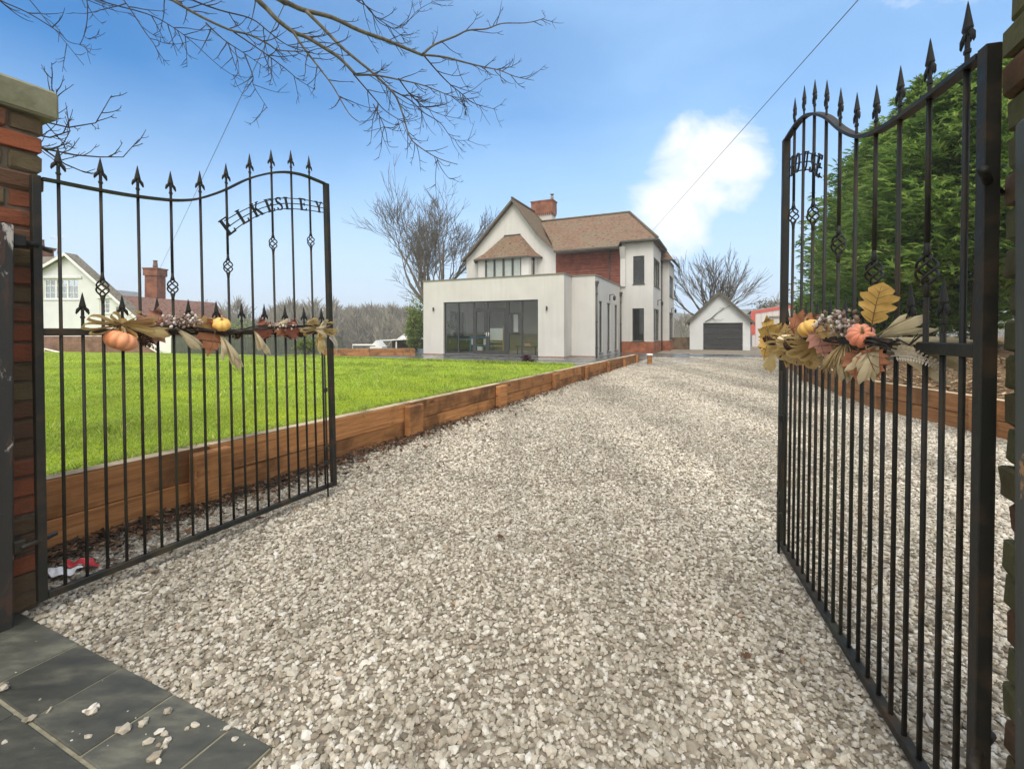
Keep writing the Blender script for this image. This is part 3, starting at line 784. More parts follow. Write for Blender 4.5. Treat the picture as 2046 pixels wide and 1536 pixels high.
# ------------------------------------------------------------------ bark bank on the right
mb = MB(); ny = 40; nx = 10
def bank_z(d, y): return .40+.62*(1-math.exp(-d/2.2))+.04*math.sin(d*3+y*2)
for j in range(ny+1):
    y = -2+24*j/ny
    for i in range(nx+1):
        d = .10+7.5*(i/nx)**1.4; mb.v.append((rwX(y)+d, y-.25*d, bank_z(d-.1, y)))
for j in range(ny):
    for i in range(nx): a = j*(nx+1)+i; mb.f.append((a, a+1, a+nx+2, a+nx+1)); mb.sm.append(True)
tag(mb.build('bank', M['mulch']), kind='structure')
n = 16000; y = npr.uniform(1.5, 16, n); d = .12+npr.uniform(0, 1, n)**1.3*4.5
x = np.array([rwX(q) for q in y])+d; z = np.array([bank_z(a-.1, b) for a, b in zip(d, y)])+npr.uniform(.0, .025, n)
cv = np.array([(-1,-.22,0),(1,-.18,0),(1,.2,.05),(-1,.22,.05)])*.045
Vv = np.einsum('nij,nkj->nki', rot_mats(n, .35), cv[None]*npr.uniform(.4, 1.3, (n,1,1)))+np.stack([x, y-.25*d, z], 1)[:, None]
o = np_mesh('bark_mulch', Vv.reshape(-1,3), (np.arange(n)*4)[:,None]+np.arange(4)[None], M['chips']); tag(o, 'bark chippings spread over the bank behind the right sleeper wall', 'bark mulch', kind='stuff')

# ------------------------------------------------------------------ brick gate pillars
def pillar(root, corner, size_u, size_v, ztop, mat, course=.084):
    """corner: the inner far corner; the pillar extends by size_u along U*sgn and size_v towards the road"""
    mb = MB(); core = MB()
    u0, u1 = sorted((0, size_u)); v0, v1 = -size_v, 0
    core.box(u0+.014, u1-.014, v0+.014, v1-.014, -.1, ztop)
    core.build('mortar_core', M['mortar'], root)
    n = round(ztop/course); course = ztop/n; bd = .10
    for c in range(n):
        z0 = c*course+.005; z1 = (c+1)*course-.005
        if c % 2: segs_v = [(v1-.11, v1), (v1-.335, v1-.12), (v0, v1-.345)]
        else: segs_v = [(v1-.22, v1), (v0, v1-.23)]
        for s0, s1 in segs_v:
            for ua, ub in ((u0, u0+bd), (u1-bd, u1)):
                j = rnd.uniform(-.007, .006)
                mb.bbox(ua-(j if ua == u0 else 0), ub+(j if ub == u1 else 0), s0+rnd.uniform(-.003,.003), s1+rnd.uniform(-.009,.006), z0+rnd.uniform(-.003,.002), z1+rnd.uniform(-.002,.003), rnd.uniform(.006,.012), None, .004)
        mid = [(u0+bd+.01, (u0+u1)/2-.005), ((u0+u1)/2+.005, u1-bd-.01)] if c % 2 else [(u0+bd+.01, u1-bd-.01)]
        for a, b in mid:
            for va, vb in ((v0, v0+bd), (v1-bd, v1)):
                mb.bbox(a, b, va+rnd.uniform(-.006,.006), vb+rnd.uniform(-.006,.006), z0+rnd.uniform(-.003,.002), z1, rnd.uniform(.006,.012), None, .004)
    mb.build('brickwork', mat, root)
def frame_empty(name, loc): return empty(name, loc, -AN)
pc = Vector((-2.092, 2.055, 0))
pl = frame_empty('gate_pillar', pc); tag(pl, 'red brick pillar with a mossy stone cap behind the left gate', 'gate pillar')
pillar(pl, pc, -.46, .46, 2.17, M['old_brick'])
MB().bbox(-.50, .030, -.50, .045, 2.172, 2.30, .012, None, .003).build('capstone', M['capstone'], pl)
pr = Vector((1.140, 1.070, 0))
p2 = frame_empty('gate_pillar', pr); tag(p2, 'mossy brick pillar at the right edge beside the right gate', 'gate pillar')
pillar(p2, pr, .46, .46, 2.17, M['mossy_brick'])
MB().bbox(-.055, .52, -.52, .075, 2.172, 2.30, .012, None, .003).build('capstone', M['capstone'], p2)
g1 = frame_empty('gate_post', pc); tag(g1, 'black gate post with flaking paint against the left brick pillar', 'gate post')
MB().bbox(.012, .125, -.33, -.13, -.05, 1.66, .008, None, .002).build('shaft', M['post'], g1)
for z in (1.60, .33): MB().bbox(.03, .11, -.131, -.09, z-.025, z+.025, .005).tube([(.07, -.092, z), (.072, -.04, z-.006)], .011, 8).build('hinge_pin', M['gate'], g1)
g2 = frame_empty('gate_post', pr); tag(g2, 'grey-painted gate post with flaking patches against the right brick pillar', 'gate post')
MB().bbox(-.038, -.008, -.36, -.14, -.05, 1.655, .01, None, .002).build('shaft', M['post_grey'], g2)
# ------------------------------------------------------------------ wrought-iron gates
GL = 1.625
HL, LL = Vector((-2.05, 1.99, 0)), Vector((-1.37, 3.47, 0))
HR, LR = Vector((1.058, 1.03, 0)), Vector((1.523, 2.58, 0))
SP = GL/21
# top curve: distance from hinge (fraction of gate) -> height, measured on the left gate
def gd(H, L, px):  # distance along the gate seen at px
    d = (L-H).normalized(); return along(H, d, px)
def gz_(H, L, px, py):
    d = (L-H).normalized(); t = along(H, d, px); return t, EYE+(HY-py)/F*(H.y+d.y*t)
curve = []
for px, py in ((75,353),(112,360),(197,377),(273,390),(340,398),(370,399),(401,396),(451,380),(500,357),(543,345),(575,342),(600,345),(619,350),(655,365)):
    curve.append(gz_(HL, LL, px, py))
curve[0] = (0, curve[0][1]); curve[-1] = (GL, curve[-1][1])
def topz(d):
    if d <= 0: return curve[0][1]
    n = len(curve)
    for i in range(n-1):
        (a, za), (b, zb) = curve[i], curve[i+1]
        if d <= b:
            t = (d-a)/(b-a)
            m0 = (zb-curve[max(i-1,0)][1])/(b-curve[max(i-1,0)][0]); m1 = (curve[min(i+2,n-1)][1]-za)/(curve[min(i+2,n-1)][0]-a)
            h = b-a
            return (2*t**3-3*t*t+1)*za+(t**3-2*t*t+t)*h*m0+(-2*t**3+3*t*t)*zb+(t**3-t*t)*h*m1
    return curve[-1][1]
# shared meshes
fm = MB()
fm.lathe([(.0105,-.02),(.0105,.008),(.0155,.010),(.0155,.018),(.011,.020),(.0105,.05),(.014,.058),(.019,.062),(.023,.068),(.0195,.078),(.011,.105),(.004,.128),(.0005,.136)], 8, smooth=False)
for s in (-1, 1):
    fm.tube([(s*.006,0,.058),(s*.018,0,.056),(s*.030,0,.046),(s*.037,0,.032),(s*.034,0,.027)], [.006,.010,.011,.006,.001], 6)
    fm.tube([(0,s*.006,.056),(0,s*.012,.054),(0,s*.017,.044),(0,s*.016,.036)], [.005,.007,.006,.001], 6)
fm.v = [(x*.66, y*.42, z) for x, y, z in fm.v]
FIN = fm.mesh('finial'); FIN.materials.append(M['gate'])
fs_ = MB(); fs_.v = [(x*.92, y*.92, z*.92) for x, y, z in fm.v]; fs_.f = fm.f; fs_.sm = fm.sm
bk = MB()
for k in range(4):
    pts = []
    for i in range(15):
        t = i/14; a = k*math.pi/2+t*math.pi*1.15; r = .010+.027*math.sin(math.pi*t)**.85
        pts.append((r*math.cos(a), r*math.sin(a), -.055+.11*t))
    bk.tube(pts, .0054, 6)
for s in (-1, 1): bk.lathe([(.0095, s*.11), (.0115, s*.075), (.0165, s*.056), (.008, s*.048)] if s < 0 else [(.008, .048), (.0165, .056), (.0115, .075), (.0095, .11)], 8)
bk.v = [(x*.68, y*.68, z*.72) for x, y, z in bk.v]
BSK = bk.mesh('basket'); BSK.materials.append(M['gate'])
def child(name, me, parent, loc=(0,0,0), s=1.0):
    o = bpy.data.objects.new(name, me); COL.objects.link(o); o.parent = parent; o.location = loc; o.scale = (s, s, s); return o

def stroke(mb, x0, y0, x1, y1, w, T, th=.006):
    d = Vector((x1-x0, y1-y0)); l = d.length; d.normalize(); nrm = Vector((-d.y, d.x))
    P = [Vector((x0, y0))+nrm*w/2, Vector((x1, y1))+nrm*w/2, Vector((x1, y1))-nrm*w/2, Vector((x0, y0))-nrm*w/2]
    mb.prism([T(p.x, p.y, -th/2) for p in P], T(0, 0, th/2)-T(0, 0, -th/2))
W, N_, S_ = .19, .075, .07      # stem, thin arm, serif widths in cap heights
GLY = {
 'E': ([(.14,0,.14,1,W),(-.02,S_/2,.60,S_/2,S_),(-.02,1-S_/2,.58,1-S_/2,S_),(.2,.52,.46,.52,N_),(.59,0,.62,.22,S_),(.57,1,.58,.80,S_),(.46,.40,.46,.64,S_)], .66),
 'L': ([(.14,0,.14,1,W),(-.02,S_/2,.58,S_/2,S_),(-.02,1-S_/2,.32,1-S_/2,S_),(.57,0,.61,.26,S_)], .64),
 'K': ([(.14,0,.14,1,W),(-.02,S_/2,.30,S_/2,S_),(-.02,1-S_/2,.30,1-S_/2,S_),(.2,.44,.64,.97,N_),(.34,.56,.68,.02,W*.9),(.52,1-S_/2,.78,1-S_/2,S_),(.54,S_/2,.84,S_/2,S_)], .82),
 'Y': ([(.40,0,.40,.48,W),(.40,.46,.12,.98,W*.85),(.40,.46,.68,.98,N_),(.24,S_/2,.56,S_/2,S_),(-.02,1-S_/2,.27,1-S_/2,S_),(.56,1-S_/2,.82,1-S_/2,S_)], .78),
 'H': ([(.14,0,.14,1,W),(.66,0,.66,1,W),(.14,.5,.66,.5,N_),(-.02,S_/2,.30,S_/2,S_),(-.02,1-S_/2,.30,1-S_/2,S_),(.50,S_/2,.82,S_/2,S_),(.50,1-S_/2,.82,1-S_/2,S_)], .80),
 'U': ([(.14,.24,.14,1,W),(.66,.24,.66,1,N_),(-.02,1-S_/2,.30,1-S_/2,S_),(.52,1-S_/2,.80,1-S_/2,S_),(.14,.27,.20,.10,W*.8),(.19,.12,.36,.03,N_*1.4),(.34,.03,.54,.07,N_*1.3),(.52,.06,.66,.28,N_)], .78),
 'O': ([], .80), 'S': ([], .56)}
for k in range(16):
    a, b = 2*math.pi*k/16, 2*math.pi*(k+1)/16
    w_ = N_+(W-N_)*abs(math.cos((a+b)/2))
    GLY['O'][0].append((.40+.34*math.cos(a), .5+.46*math.sin(a), .40+.34*math.cos(b), .5+.46*math.sin(b), w_))
sp_ = [(.50,.80),(.46,.90),(.34,.97),(.20,.95),(.10,.86),(.08,.74),(.14,.63),(.27,.54),(.40,.44),(.47,.31),(.45,.16),(.34,.05),(.20,.03),(.09,.09),(.04,.20)]
for i in range(len(sp_)-1): GLY['S'][0].append((*sp_[i], *sp_[i+1], N_+(W-N_)*max(0, 1-abs(i+.5-7)/4.5)))
GLY['S'][0].append((.50,.98,.50,.76,S_)); GLY['S'][0].append((.04,.02,.04,.24,S_))

def mirror_x(root):
    seen = set()
    def walk(o):
        for c in o.children:
            if c.data in (FIN, BSK): c.location.x *= -1
            elif c.data.name not in seen:
                seen.add(c.data.name)
                for v_ in c.data.vertices: v_.co.x *= -1
                c.data.flip_normals(); c.data.update()
            walk(c)
    bpy.context.view_layer.update(); walk(root)
SG = 1
def gate(label, H, L, zoff, lean_n, baskets, text, arcs, side):
    """side=+1: hinge at the left of the picture. Local axes: x hinge->latch, y = normal away from the viewer's face, z up"""
    d = (L-H).normalized(); n = Vector((-d.y, d.x, 0)) if side > 0 else Vector((d.y, -d.x, 0))   # away from the viewer
    d0 = d
    if side < 0: d = -d                      # local x runs latch->hinge so that y still points away from the viewer
    zc = (Z+n*lean_n).normalized(); y_ = zc.cross(d)
    base = H-n*lean_n*1.22+Z*zoff
    m = Matrix(((d.x, y_.x, zc.x, base.x), (d.y, y_.y, zc.y, base.y), (d.z, y_.z, zc.z, base.z), (0,0,0,1)))
    root = bpy.data.objects.new('garden_gate', None); COL.objects.link(root); root.matrix_world = m
    tag(root, label, 'gate', 'wrought iron gate pair')
    G = M['gate']; zb, zm = .07, 1.22
    MB().bbox(-.015, .015, -.015, .015, zb, topz(0)+.01, .002).build('hinge_stile', G, root)
    MB().bbox(GL-.018, GL+.018, -.018, .018, zb, topz(GL)+.005, .003).build('latch_stile', G, root)
    MB().bbox(.016, GL-.019, -.015, .015, zb, zb+.03, .003).build('bottom_rail', G, root)
    MB().bbox(.016, GL-.019, -.015, .015, zm-.016, zm+.016, .003).build('middle_rail', G, root)
    mb = MB(); K = 48; vs = []; 
    for i in range(K+1):
        x = .02+(GL-.04)*i/K; z = topz(x); zz = (topz(x+.004)-topz(x-.004))/.008; l = math.hypot(1, zz)
        ox, oz = -zz/l*.006, 1/l*.006
        vs += [(x+ox,-.015,z+oz),(x+ox,.015,z+oz),(x-ox,.015,z-oz),(x-ox,-.015,z-oz)]
    fs = []
    for i in range(K):
        for k in range(4): fs.append((4*i+k, 4*i+(k+1)%4, 4*i+4+(k+1)%4, 4*i+4+k))
    fs += [(3,2,1,0), (4*K,4*K+1,4*K+2,4*K+3)]
    mb.add(vs, fs).build('top_rail', G, root)
    for k in range(1, 21):
        x = SP*k
        if k % 2:
            ti = (k+1)//2; zt = topz(x)-.004
            mb = MB()
            if ti in baskets:
                bz = baskets[ti]
                mb.tube([(x,0,zb+.028),(x,0,bz-.074)], .0070, 8).tube([(x,0,bz+.074),(x,0,zt)], .0070, 8)
            else: mb.tube([(x,0,zb+.028),(x,0,zt)], .0070, 8)
            b = mb.build('bar', G, root)
            if ti in baskets: child('basket', BSK, b, (x, 0, baskets[ti]))
            child('finial', FIN, b, (x, 0, zt+.028))
        else:
            b = MB().tube([(x,0,zb+.028),(x,0,zm+.04)], .0070, 8).build('bar', G, root)
            child('finial', FIN, b, (x, 0, zm+.055), .95)
    # name arch: three wires and cut letters fixed to the face towards the road
    yo = -.016
    top, bot = arcs
    def at(t, f):
        n_ = len(top); q = t*(n_-1); i = min(int(q), n_-2); r = q-i
        a = [top[i][j]*(1-r)+top[i+1][j]*r for j in (0,1)]; b = [bot[i][j]*(1-r)+bot[i+1][j]*r for j in (0,1)]
        return Vector((b[0]+(a[0]-b[0])*f, yo, b[1]+(a[1]-b[1])*f))
    mb = MB()
    for f in (.03, .5, .97): mb.tube([at(i/24, f) for i in range(25)], .0032, 6)
    arch = mb.build('name_arch', G, root)
    adv = [GLY[c][1] for c in text]; gap = .55 if len(text) > 5 else .10
    tot = sum(adv)+gap*(len(text)-1)+.10
    cur = .05
    for c, w in zip(text, adv):
        tm = (cur+w/2)/tot
        p0, p1 = at(tm, 0), at(tm, 1); up = (p1-p0); hgt = up.length*1.10
        pa, pb = at(min(1, tm+.02), .5), at(max(0, tm-.02), .5); ex = (pa-pb).normalized()
        ez = Vector((-ex.z, 0, ex.x))
        if ez.z < 0: ez = -ez
        wid = (at(1, .5)-at(0, .5)).length
        sx = min(hgt, wid*1.12/tot)
        org = at(tm, 0)-up.normalized()*.05*hgt
        def T(x, y, zz, org=org, ex=ex, ez=ez, w=w, sx=sx, hgt=hgt): return org+ex*(x-w/2)*sx+ez*y*hgt+Vector((0, zz-.004, 0))
        lm = MB()
        for s in GLY[c][0]: stroke(lm, *s, T)
        lm.build('letter', G, arch)
        cur += w+gap
    # drop bolt
    mb = MB().tube([(GL-.085,-.03,1.05),(GL-.085,-.03,.02)], .007, 6)
    mb.tube([(GL-.085+.022*math.cos(a*.5236), -.034, .37+.022*math.sin(a*.5236)) for a in range(13)], .005, 6)
    mb.bbox(GL-.10, GL-.07, -.04, -.016, .78, .81, .003).bbox(GL-.10, GL-.07, -.04, -.016, .25, .28, .003)
    mb.build('drop_bolt', G, root)
    for z in (.33, 1.60): MB().tube([(-.075, -.05, z+.004), (-.03, -.02, z), (0, 0, z-.004), (.045, .04, z-.01), (.07, .062, z-.012)], .010, 8).build('hinge', G, root)
    if side < 0: mirror_x(root)
    return root
def arcpts(H, L, lst, zoff=0):
    return [(lambda q: (q[0], q[1]-zoff))(gz_(H, L, px, py)) for px, py in lst]
bl = {}
for ti, (px, py) in {2:(205,575), 4:(347,573), 6:(458,532), 8:(547,485), 10:(622,480)}.items(): bl[ti] = gz_(HL, LL, px, py)[1]
TL = arcpts(HL, LL, [(450,440),(478,424),(505,411),(525,403),(543.7,397.8),(560,395),(573.6,394.5),(600,396),(625,400),(651,406)])
BL = arcpts(HL, LL, [(456,472),(482,451),(505,437),(527,427),(546,421.5),(562,418.5),(575,417),(600,418),(625,421),(651,425)])
GATE_L = gate('open black iron gate at the left with ELKESLEY in arched letters', HL, LL, 0.0, .035, bl, 'ELKESLEY', (TL, BL), 1)
# right gate mirrors the left one; its arch runs from the latch stile towards the hinge
TR = arcpts(HR, LR, [(1576,322),(1586,314),(1596,309),(1608,306),(1620,305),(1632,309),(1645,316)], -.043)
BR = arcpts(HR, LR, [(1576,357),(1586,349),(1596,343),(1608,340),(1620,340),(1632,346),(1645,356)], -.043)
GATE_R = gate('open black iron gate at the right with HOUSE in arched letters', HR, LR, -.043, .013, bl, 'HOUSE', (TR, BR), -1)

# ------------------------------------------------------------------ autumn garlands on the middle rails
FACE = 0.0
def face(mb, c):
    if FACE:
        ca, sa = math.cos(FACE), math.sin(FACE)
        mb.v = [(c[0]+(x-c[0])*ca+(y-c[1])*sa, c[1]-(x-c[0])*sa+(y-c[1])*ca, z) for x, y, z in mb.v]
    return mb
def leaf_shape(kind):
    if kind == 'oak':
        half = [(0,0),(.03,.06),(.10,.10),(.20,.20),(.22,.27),(.16,.32),(.27,.42),(.30,.50),(.20,.54),(.30,.64),(.30,.72),(.18,.75),(.20,.84),(.13,.92),(.05,.97),(0,1)]
    else:
        half = [(0,0),(.05,.04),(.22,-.06),(.20,.06),(.44,.06),(.36,.18),(.52,.34),(.38,.36),(.46,.60),(.28,.54),(.22,.62),(.24,.78),(.13,.76),(0,1)]
    return half
def leaf(mb, c, ang, ln, kind='oak', curl=.15, tilt=0.0, yoff=0.0, wide=1.0):
    ang = ang*SG; half = leaf_shape(kind); ca, sa = math.cos(ang), math.sin(ang)
    vs = []; n = len(half)
    for s in (-1, 1):
        for (w, l) in half:
            x = s*w*ln*wide; z = (l-.45)*ln
            y = -(curl*ln*(1-(2*l-1)**2))*.6+curl*abs(w)*ln*1.4+tilt*z
            y += ln*(.03*math.sin(l*17+s*2+ln*300)+.02*math.sin(l*41+s))*(min(1, abs(w)*6))
            vs.append((c[0]+x*ca+z*sa, c[1]+y+yoff, c[2]-x*sa+z*ca))
    fs = []
    for i in range(n-1):
        fs.append((i, n+i, n+i+1, i+1))
    base = len(mb.v); mb.v += vs
    for f in fs:
        f = tuple(dict.fromkeys(f)); mb.f.append(tuple(base+i for i in f)); mb.sm.append(True)
    return mb
def pumpkin(name, c, r, mat, parent, tip=(0, 0, 1), lobes=9, flat=.78):
    M_ = Vector((tip[0]*SG, tip[1], tip[2])).to_track_quat('Z', 'X').to_matrix().to_4x4()
    f = lambda th, ph: (1-.13*abs(math.cos(th*lobes/2))**6*math.sin(ph)**.5)*(1-.22*math.exp(-(ph/.35)**2)-.15*math.exp(-((math.pi-ph)/.35)**2))
    mb = MB().ball((0,0,0), (r, r, r*flat), lobes*6, 18, None, f)
    mb.v = [tuple(M_ @ Vector(p)+Vector(c)) for p in mb.v]
    o = mb.build(name, mat, parent)
    mb = MB().tube([Vector((0,0,r*flat*.6)), Vector((0,.003,r*flat*.95)), Vector((r*.12,0,r*flat*1.2)), Vector((r*.32,0,r*flat*1.28))], [r*.16, r*.11, r*.09, r*.10], 7)
    mb.v = [tuple(M_ @ Vector(p)+Vector(c)) for p in mb.v]
    mb.build('stalk', M['stem'], o); return o
def cone_(c, ln, axis, parent):
    mb = MB(); q = Vector(axis).to_track_quat('Z', 'X').to_matrix()
    mb.ball(c, ln*.22, 8, 6, Matrix.Diagonal((1, 1, 1.7, 1)))
    for i in range(70):
        t = (i+.5)/70; a = i*2.39996; r = ln*.30*math.sin(math.pi*(.12+.80*t))**.7
        b = q @ Vector((math.cos(a)*r*.5, math.sin(a)*r*.5, (t-.5)*ln)); tp = q @ Vector((math.cos(a)*r*1.1, math.sin(a)*r*1.1, (t-.5)*ln+ln*.05))
        sd_ = q @ Vector((-math.sin(a), math.cos(a), 0))*ln*.075; up = q @ Vector((0, 0, ln*.035))
        C_ = Vector(c)
        mb.add([C_+b-sd_*.7, C_+b+sd_*.7, C_+tp+sd_, C_+tp-sd_, C_+tp+up], [(0,1,2,3),(3,2,4),(0,3,4),(1,4,2),(0,4,1)])
    mb.build('pine_cone', M['cone'], parent)
def husk(c, ang, ln, spread, n, parent, name='corn_husk', mat='husk', w=.010, lift=.03):
    mb = MB(); ang = ang*SG
    for i in range(n):
        a = ang+rnd.uniform(-1, 1)*spread; l = ln*rnd.uniform(.7, 1.08); y = -rnd.uniform(.0, lift); bend = rnd.uniform(-.12, .12)*l
        ww = w*rnd.uniform(.6, 1.3); vs = []; K = 6
        for k in range(K+1):
            t = k/K; x = math.sin(a)*l*t+bend*t*t*math.cos(a); z = math.cos(a)*l*t-bend*t*t*math.sin(a)
            yy_ = y*math.sin(t*2.2)*1.2-.012
            wk = ww*(.35+1.1*t)*(1 if t < .8 else (1.02-t)*4.6)
            for s, dy in ((-1, .003), (0, -.002), (1, .003)):
                vs.append((c[0]+x+s*wk*math.cos(a), c[1]+yy_+dy, c[2]+z-s*wk*math.sin(a)))
        fs = []
        for k in range(K):
            for s in (0, 1): fs.append((3*k+s, 3*k+s+1, 3*k+4+s, 3*k+3+s))
        mb.add(vs, fs, True)
    face(mb, c).build(name, M[mat], parent)
def ribbon(c, rx, rz, n, parent, mat='mesh_ribbon', tails=3):
    mb = MB()
    for i in range(n):
        a = 2*math.pi*i/n+rnd.uniform(-.2, .2); l = rnd.uniform(.75, 1.05); K = 12; vs = []
        side = rnd.uniform(.28, .42)
        for k in range(K+1):
            t = k/K; ph_ = math.pi*t
            r = math.sin(ph_)*l; sp2 = math.cos(ph_)*side*math.sin(ph_)**.5
            ca, sa = math.cos(a+sp2), math.sin(a+sp2)
            p = Vector((c[0]+ca*r*rx, c[1]-.012-.03*math.sin(ph_)*rnd.uniform(.7, 1.2), c[2]+sa*r*rz))
            wv = .5*min(rx, rz)*.55
            vs += [p+Vector((0, -wv*.6, wv*.25)), p+Vector((0, wv*.4, -wv*.25))]
        mb.add(vs, [(2*k, 2*k+1, 2*k+3, 2*k+2) for k in range(K)], True)
    face(mb, c).build('ribbon_bow', M[mat], parent)
def twigs(pts, n, parent, name='vine_twig', mat='twig', r=.0028, jit=.014):
    mb = MB()
    for i in range(n):
        mb.tube([(p[0]+rnd.uniform(-jit, jit), p[1]-.02+rnd.uniform(-jit, jit), p[2]+rnd.uniform(-jit, jit)) for p in pts], r*rnd.uniform(.6, 1.3), 5)
    mb.build(name, M[mat], parent)
def seeds(c, rx, rz, n, parent, s=.006):
    mb = MB()
    for i in range(n):
        p = (c[0]+rnd.gauss(0, rx*.5), c[1]-.02-rnd.uniform(0, .025), c[2]+rnd.gauss(0, rz*.5))
        k = rnd.uniform(.6, 1.3)*s; mb.ball(p, (k*1.5, k, k), 6, 4, Euler((rnd.uniform(0,3), rnd.uniform(0,3), rnd.uniform(0,3))).to_matrix())
    tag(mb.build('seed_cluster', M['berry'], parent), kind='stuff')
def fern(c, ang, ln, parent, w=.03, n=18):
    mb = MB(); pts = []; ang = ang*SG
    for k in range(n+1):
        t = k/n; a = ang+.5*SG*(t-.3); pts.append(Vector((c[0]+math.sin(a)*ln*t, c[1]-.03-.015*math.sin(3*t), c[2]+math.cos(a)*ln*t)))
    mb.tube(pts, [.0022*(1-.7*k/n) for k in range(n+1)], 5)
    for k in range(2, n):
        t = k/n; d = (pts[k+1]-pts[k]).normalized(); s = Vector((d.z, 0, -d.x)); l = w*(1-.75*t)
        for q in (-1, 1):
            b = pts[k]; tp = b+s*q*l+d*l*.35+Vector((0, -.006, 0)); m1 = b+s*q*l*.5+d*(l*.38); m2 = b+s*q*l*.55-d*(l*.05)
            mb.add([b, m2, tp, m1], [(0, 1, 2, 3)], True)
    face(mb, c).build('fern_sprig', M['fern'], parent)
def leafobj(parent, c, ang, ln, kind, mat, curl=.15, tilt=0.0, wide=1.0):
    o = face(leaf(MB(), c, ang, ln, kind, curl, tilt, 0, wide), c).build('maple_leaf' if kind == 'maple' else 'oak_leaf', M[mat], parent)
    a_ = ang*SG; ca, sa = math.cos(a_), math.sin(a_); mb = MB()
    def q(w, l, e=.0035):
        x, z = w*ln*wide, (l-.45)*ln
        y = -(curl*ln*(1-(2*l-1)**2))*.6+curl*abs(w)*ln*1.4+tilt*z-e
        return Vector((c[0]+x*ca+z*sa, c[1]+y, c[2]-x*sa+z*ca))
    mb.tube([q(0, -.18, 0), q(0, 0), q(0, .3), q(0, .6), q(0, .93)], [.0020, .0020, .0016, .0012, .0005], 4)
    for s in (-1, 1):
        for l, w, dl in (((.10,.15,.10),(.28,.21,.12),(.46,.22,.14),(.62,.19,.14),(.76,.12,.12)) if kind == 'oak' else ((.06,.36,.04),(.10,.38,.26),(.40,.20,.28))):
            mb.tube([q(0, l), q(s*w*.5, l+dl*.6, .004), q(s*w, l+dl, .002)], [.0011, .0009, .0004], 4)
    face(mb, c).build('vein', M['vein'], o)
def garland(gate_o, H, L, zoff, label):
    root = bpy.data.objects.new('autumn_garland', None); COL.objects.link(root); root.matrix_world = gate_o.matrix_world.copy()
    tag(root, label, 'garland', 'autumn garlands on the gates')
    def at(px, py, y=-.05):
        t, z = gz_(H, L, px, py); return (t, y, z-zoff)
    return root, at
sc_ = lambda H, L, px: (H.y+(L-H).normalized().y*along(H, (L-H).normalized(), px))/F    # metres per photo pixel (vertical)
# left garland
gl, at = garland(GATE_L, HL, LL, 0, 'autumn garland with a large orange pumpkin tied along the left gate')
twigs([at(205, 648), at(260, 662), at(320, 655), at(380, 660), at(440, 668), at(500, 655), at(560, 655), at(620, 652)], 9, gl)
ribbon(at(226, 650), .15, .075, 10, gl); husk(at(240, 652), R(104), .19, .16, 6, gl, 'ribbon_tail', 'mesh_ribbon', .014)
pumpkin('pumpkin', at(223, 681, -.075), .068, M['pumpkin'], gl, (.35, -.15, .9), 9, .70)
cone_(at(275, 678, -.055), .085, (.5, -.3, -.8), gl)
leafobj(gl, at(298, 648, -.045), R(20), .19, 'maple', 'leaf_pink', .2, .2); leafobj(gl, at(285, 655, -.03), R(70), .12, 'maple', 'leaf_rust', .2)
seeds(at(345, 640), .10, .04, 90, gl); seeds(at(362, 643), .06, .035, 40, gl)
husk(at(338, 655), R(140), .15, .22, 13, gl)
leafobj(gl, at(385, 650, -.05), R(80), .20, 'oak', 'leaf_ochre', .16, .1, .8)
leafobj(gl, at(410, 675, -.055), R(190), .20, 'maple', 'leaf_rust', .18, .1)
pumpkin('pumpkin', at(427, 649, -.07), .050, M['pumpkin_y'], gl, (-.2, -.5, .8), 8, .75)
husk(at(431, 672), R(155), .21, .15, 10, gl); husk(at(428, 672), R(176), .13, .06, 4, gl)
cone_(at(464, 668, -.05), .075, (.6, -.1, .6), gl)
husk(at(495, 660), R(155), .17, .14, 9, gl)
leafobj(gl, at(518, 655, -.045), R(-20), .14, 'maple', 'leaf_red', .2, .1); husk(at(530, 655), R(65), .13, .15, 5, gl)
leafobj(gl, at(574, 655, -.05), R(30), .15, 'maple', 'leaf_red', .2, .2); leafobj(gl, at(555, 660, -.04), R(150), .11, 'maple', 'leaf_rust', .2)
cone_(at(592, 667, -.05), .07, (.7, -.1, .2), gl); seeds(at(540, 650), .12, .02, 40, gl)
ribbon(at(624, 658), .17, .085, 10, gl); leafobj(gl, at(250, 655, -.03), R(110), .17, 'oak', 'leaf_ochre', .2, .1); husk(at(622, 665), R(168), .15, .30, 8, gl, 'ribbon_tail', 'mesh_ribbon', .016)
fern(at(640, 668), R(140), .17, gl); husk(at(610, 657), R(100), .12, .3, 6, gl)
# right garland
SG = -1; FACE = R(52)
gr_, at = garland(GATE_R, HR, LR, -.043, 'fuller autumn garland with a coral pumpkin and upright gold oak leaf on the right gate')
twigs([at(1572, 680), at(1620, 678), at(1680, 676), at(1740, 680), at(1800, 684), at(1850, 690)], 12, gr_)
leafobj(gr_, at(1566, 660, -.07), R(-15), .17, 'maple', 'leaf_gold', .25, .1, .9); leafobj(gr_, at(1568, 695, -.08), R(-160), .15, 'maple', 'leaf_gold', .25, .1, .9)
husk(at(1570, 700), R(185), .12, .25, 6, gr_, 'ribbon_tail', 'mesh_ribbon', .018)
cone_(at(1578, 682, -.09), .08, (.5, -.5, .3), gr_)
ribbon(at(1615, 688), .13, .085, 12, gr_); ribbon(at(1662, 692), .12, .08, 12, gr_); ribbon(at(1640, 700), .12, .075, 10, gr_); leafobj(gr_, at(1640, 705, -.06), R(150), .15, 'oak', 'leaf_ochre', .2, .1); leafobj(gr_, at(1610, 705, -.06), R(200), .15, 'maple', 'leaf_ochre', .2, .1)
MB().ball(at(1606, 683, -.075), (.06, .045, .035), 14, 10).build('squash', M['squash'], gr_)
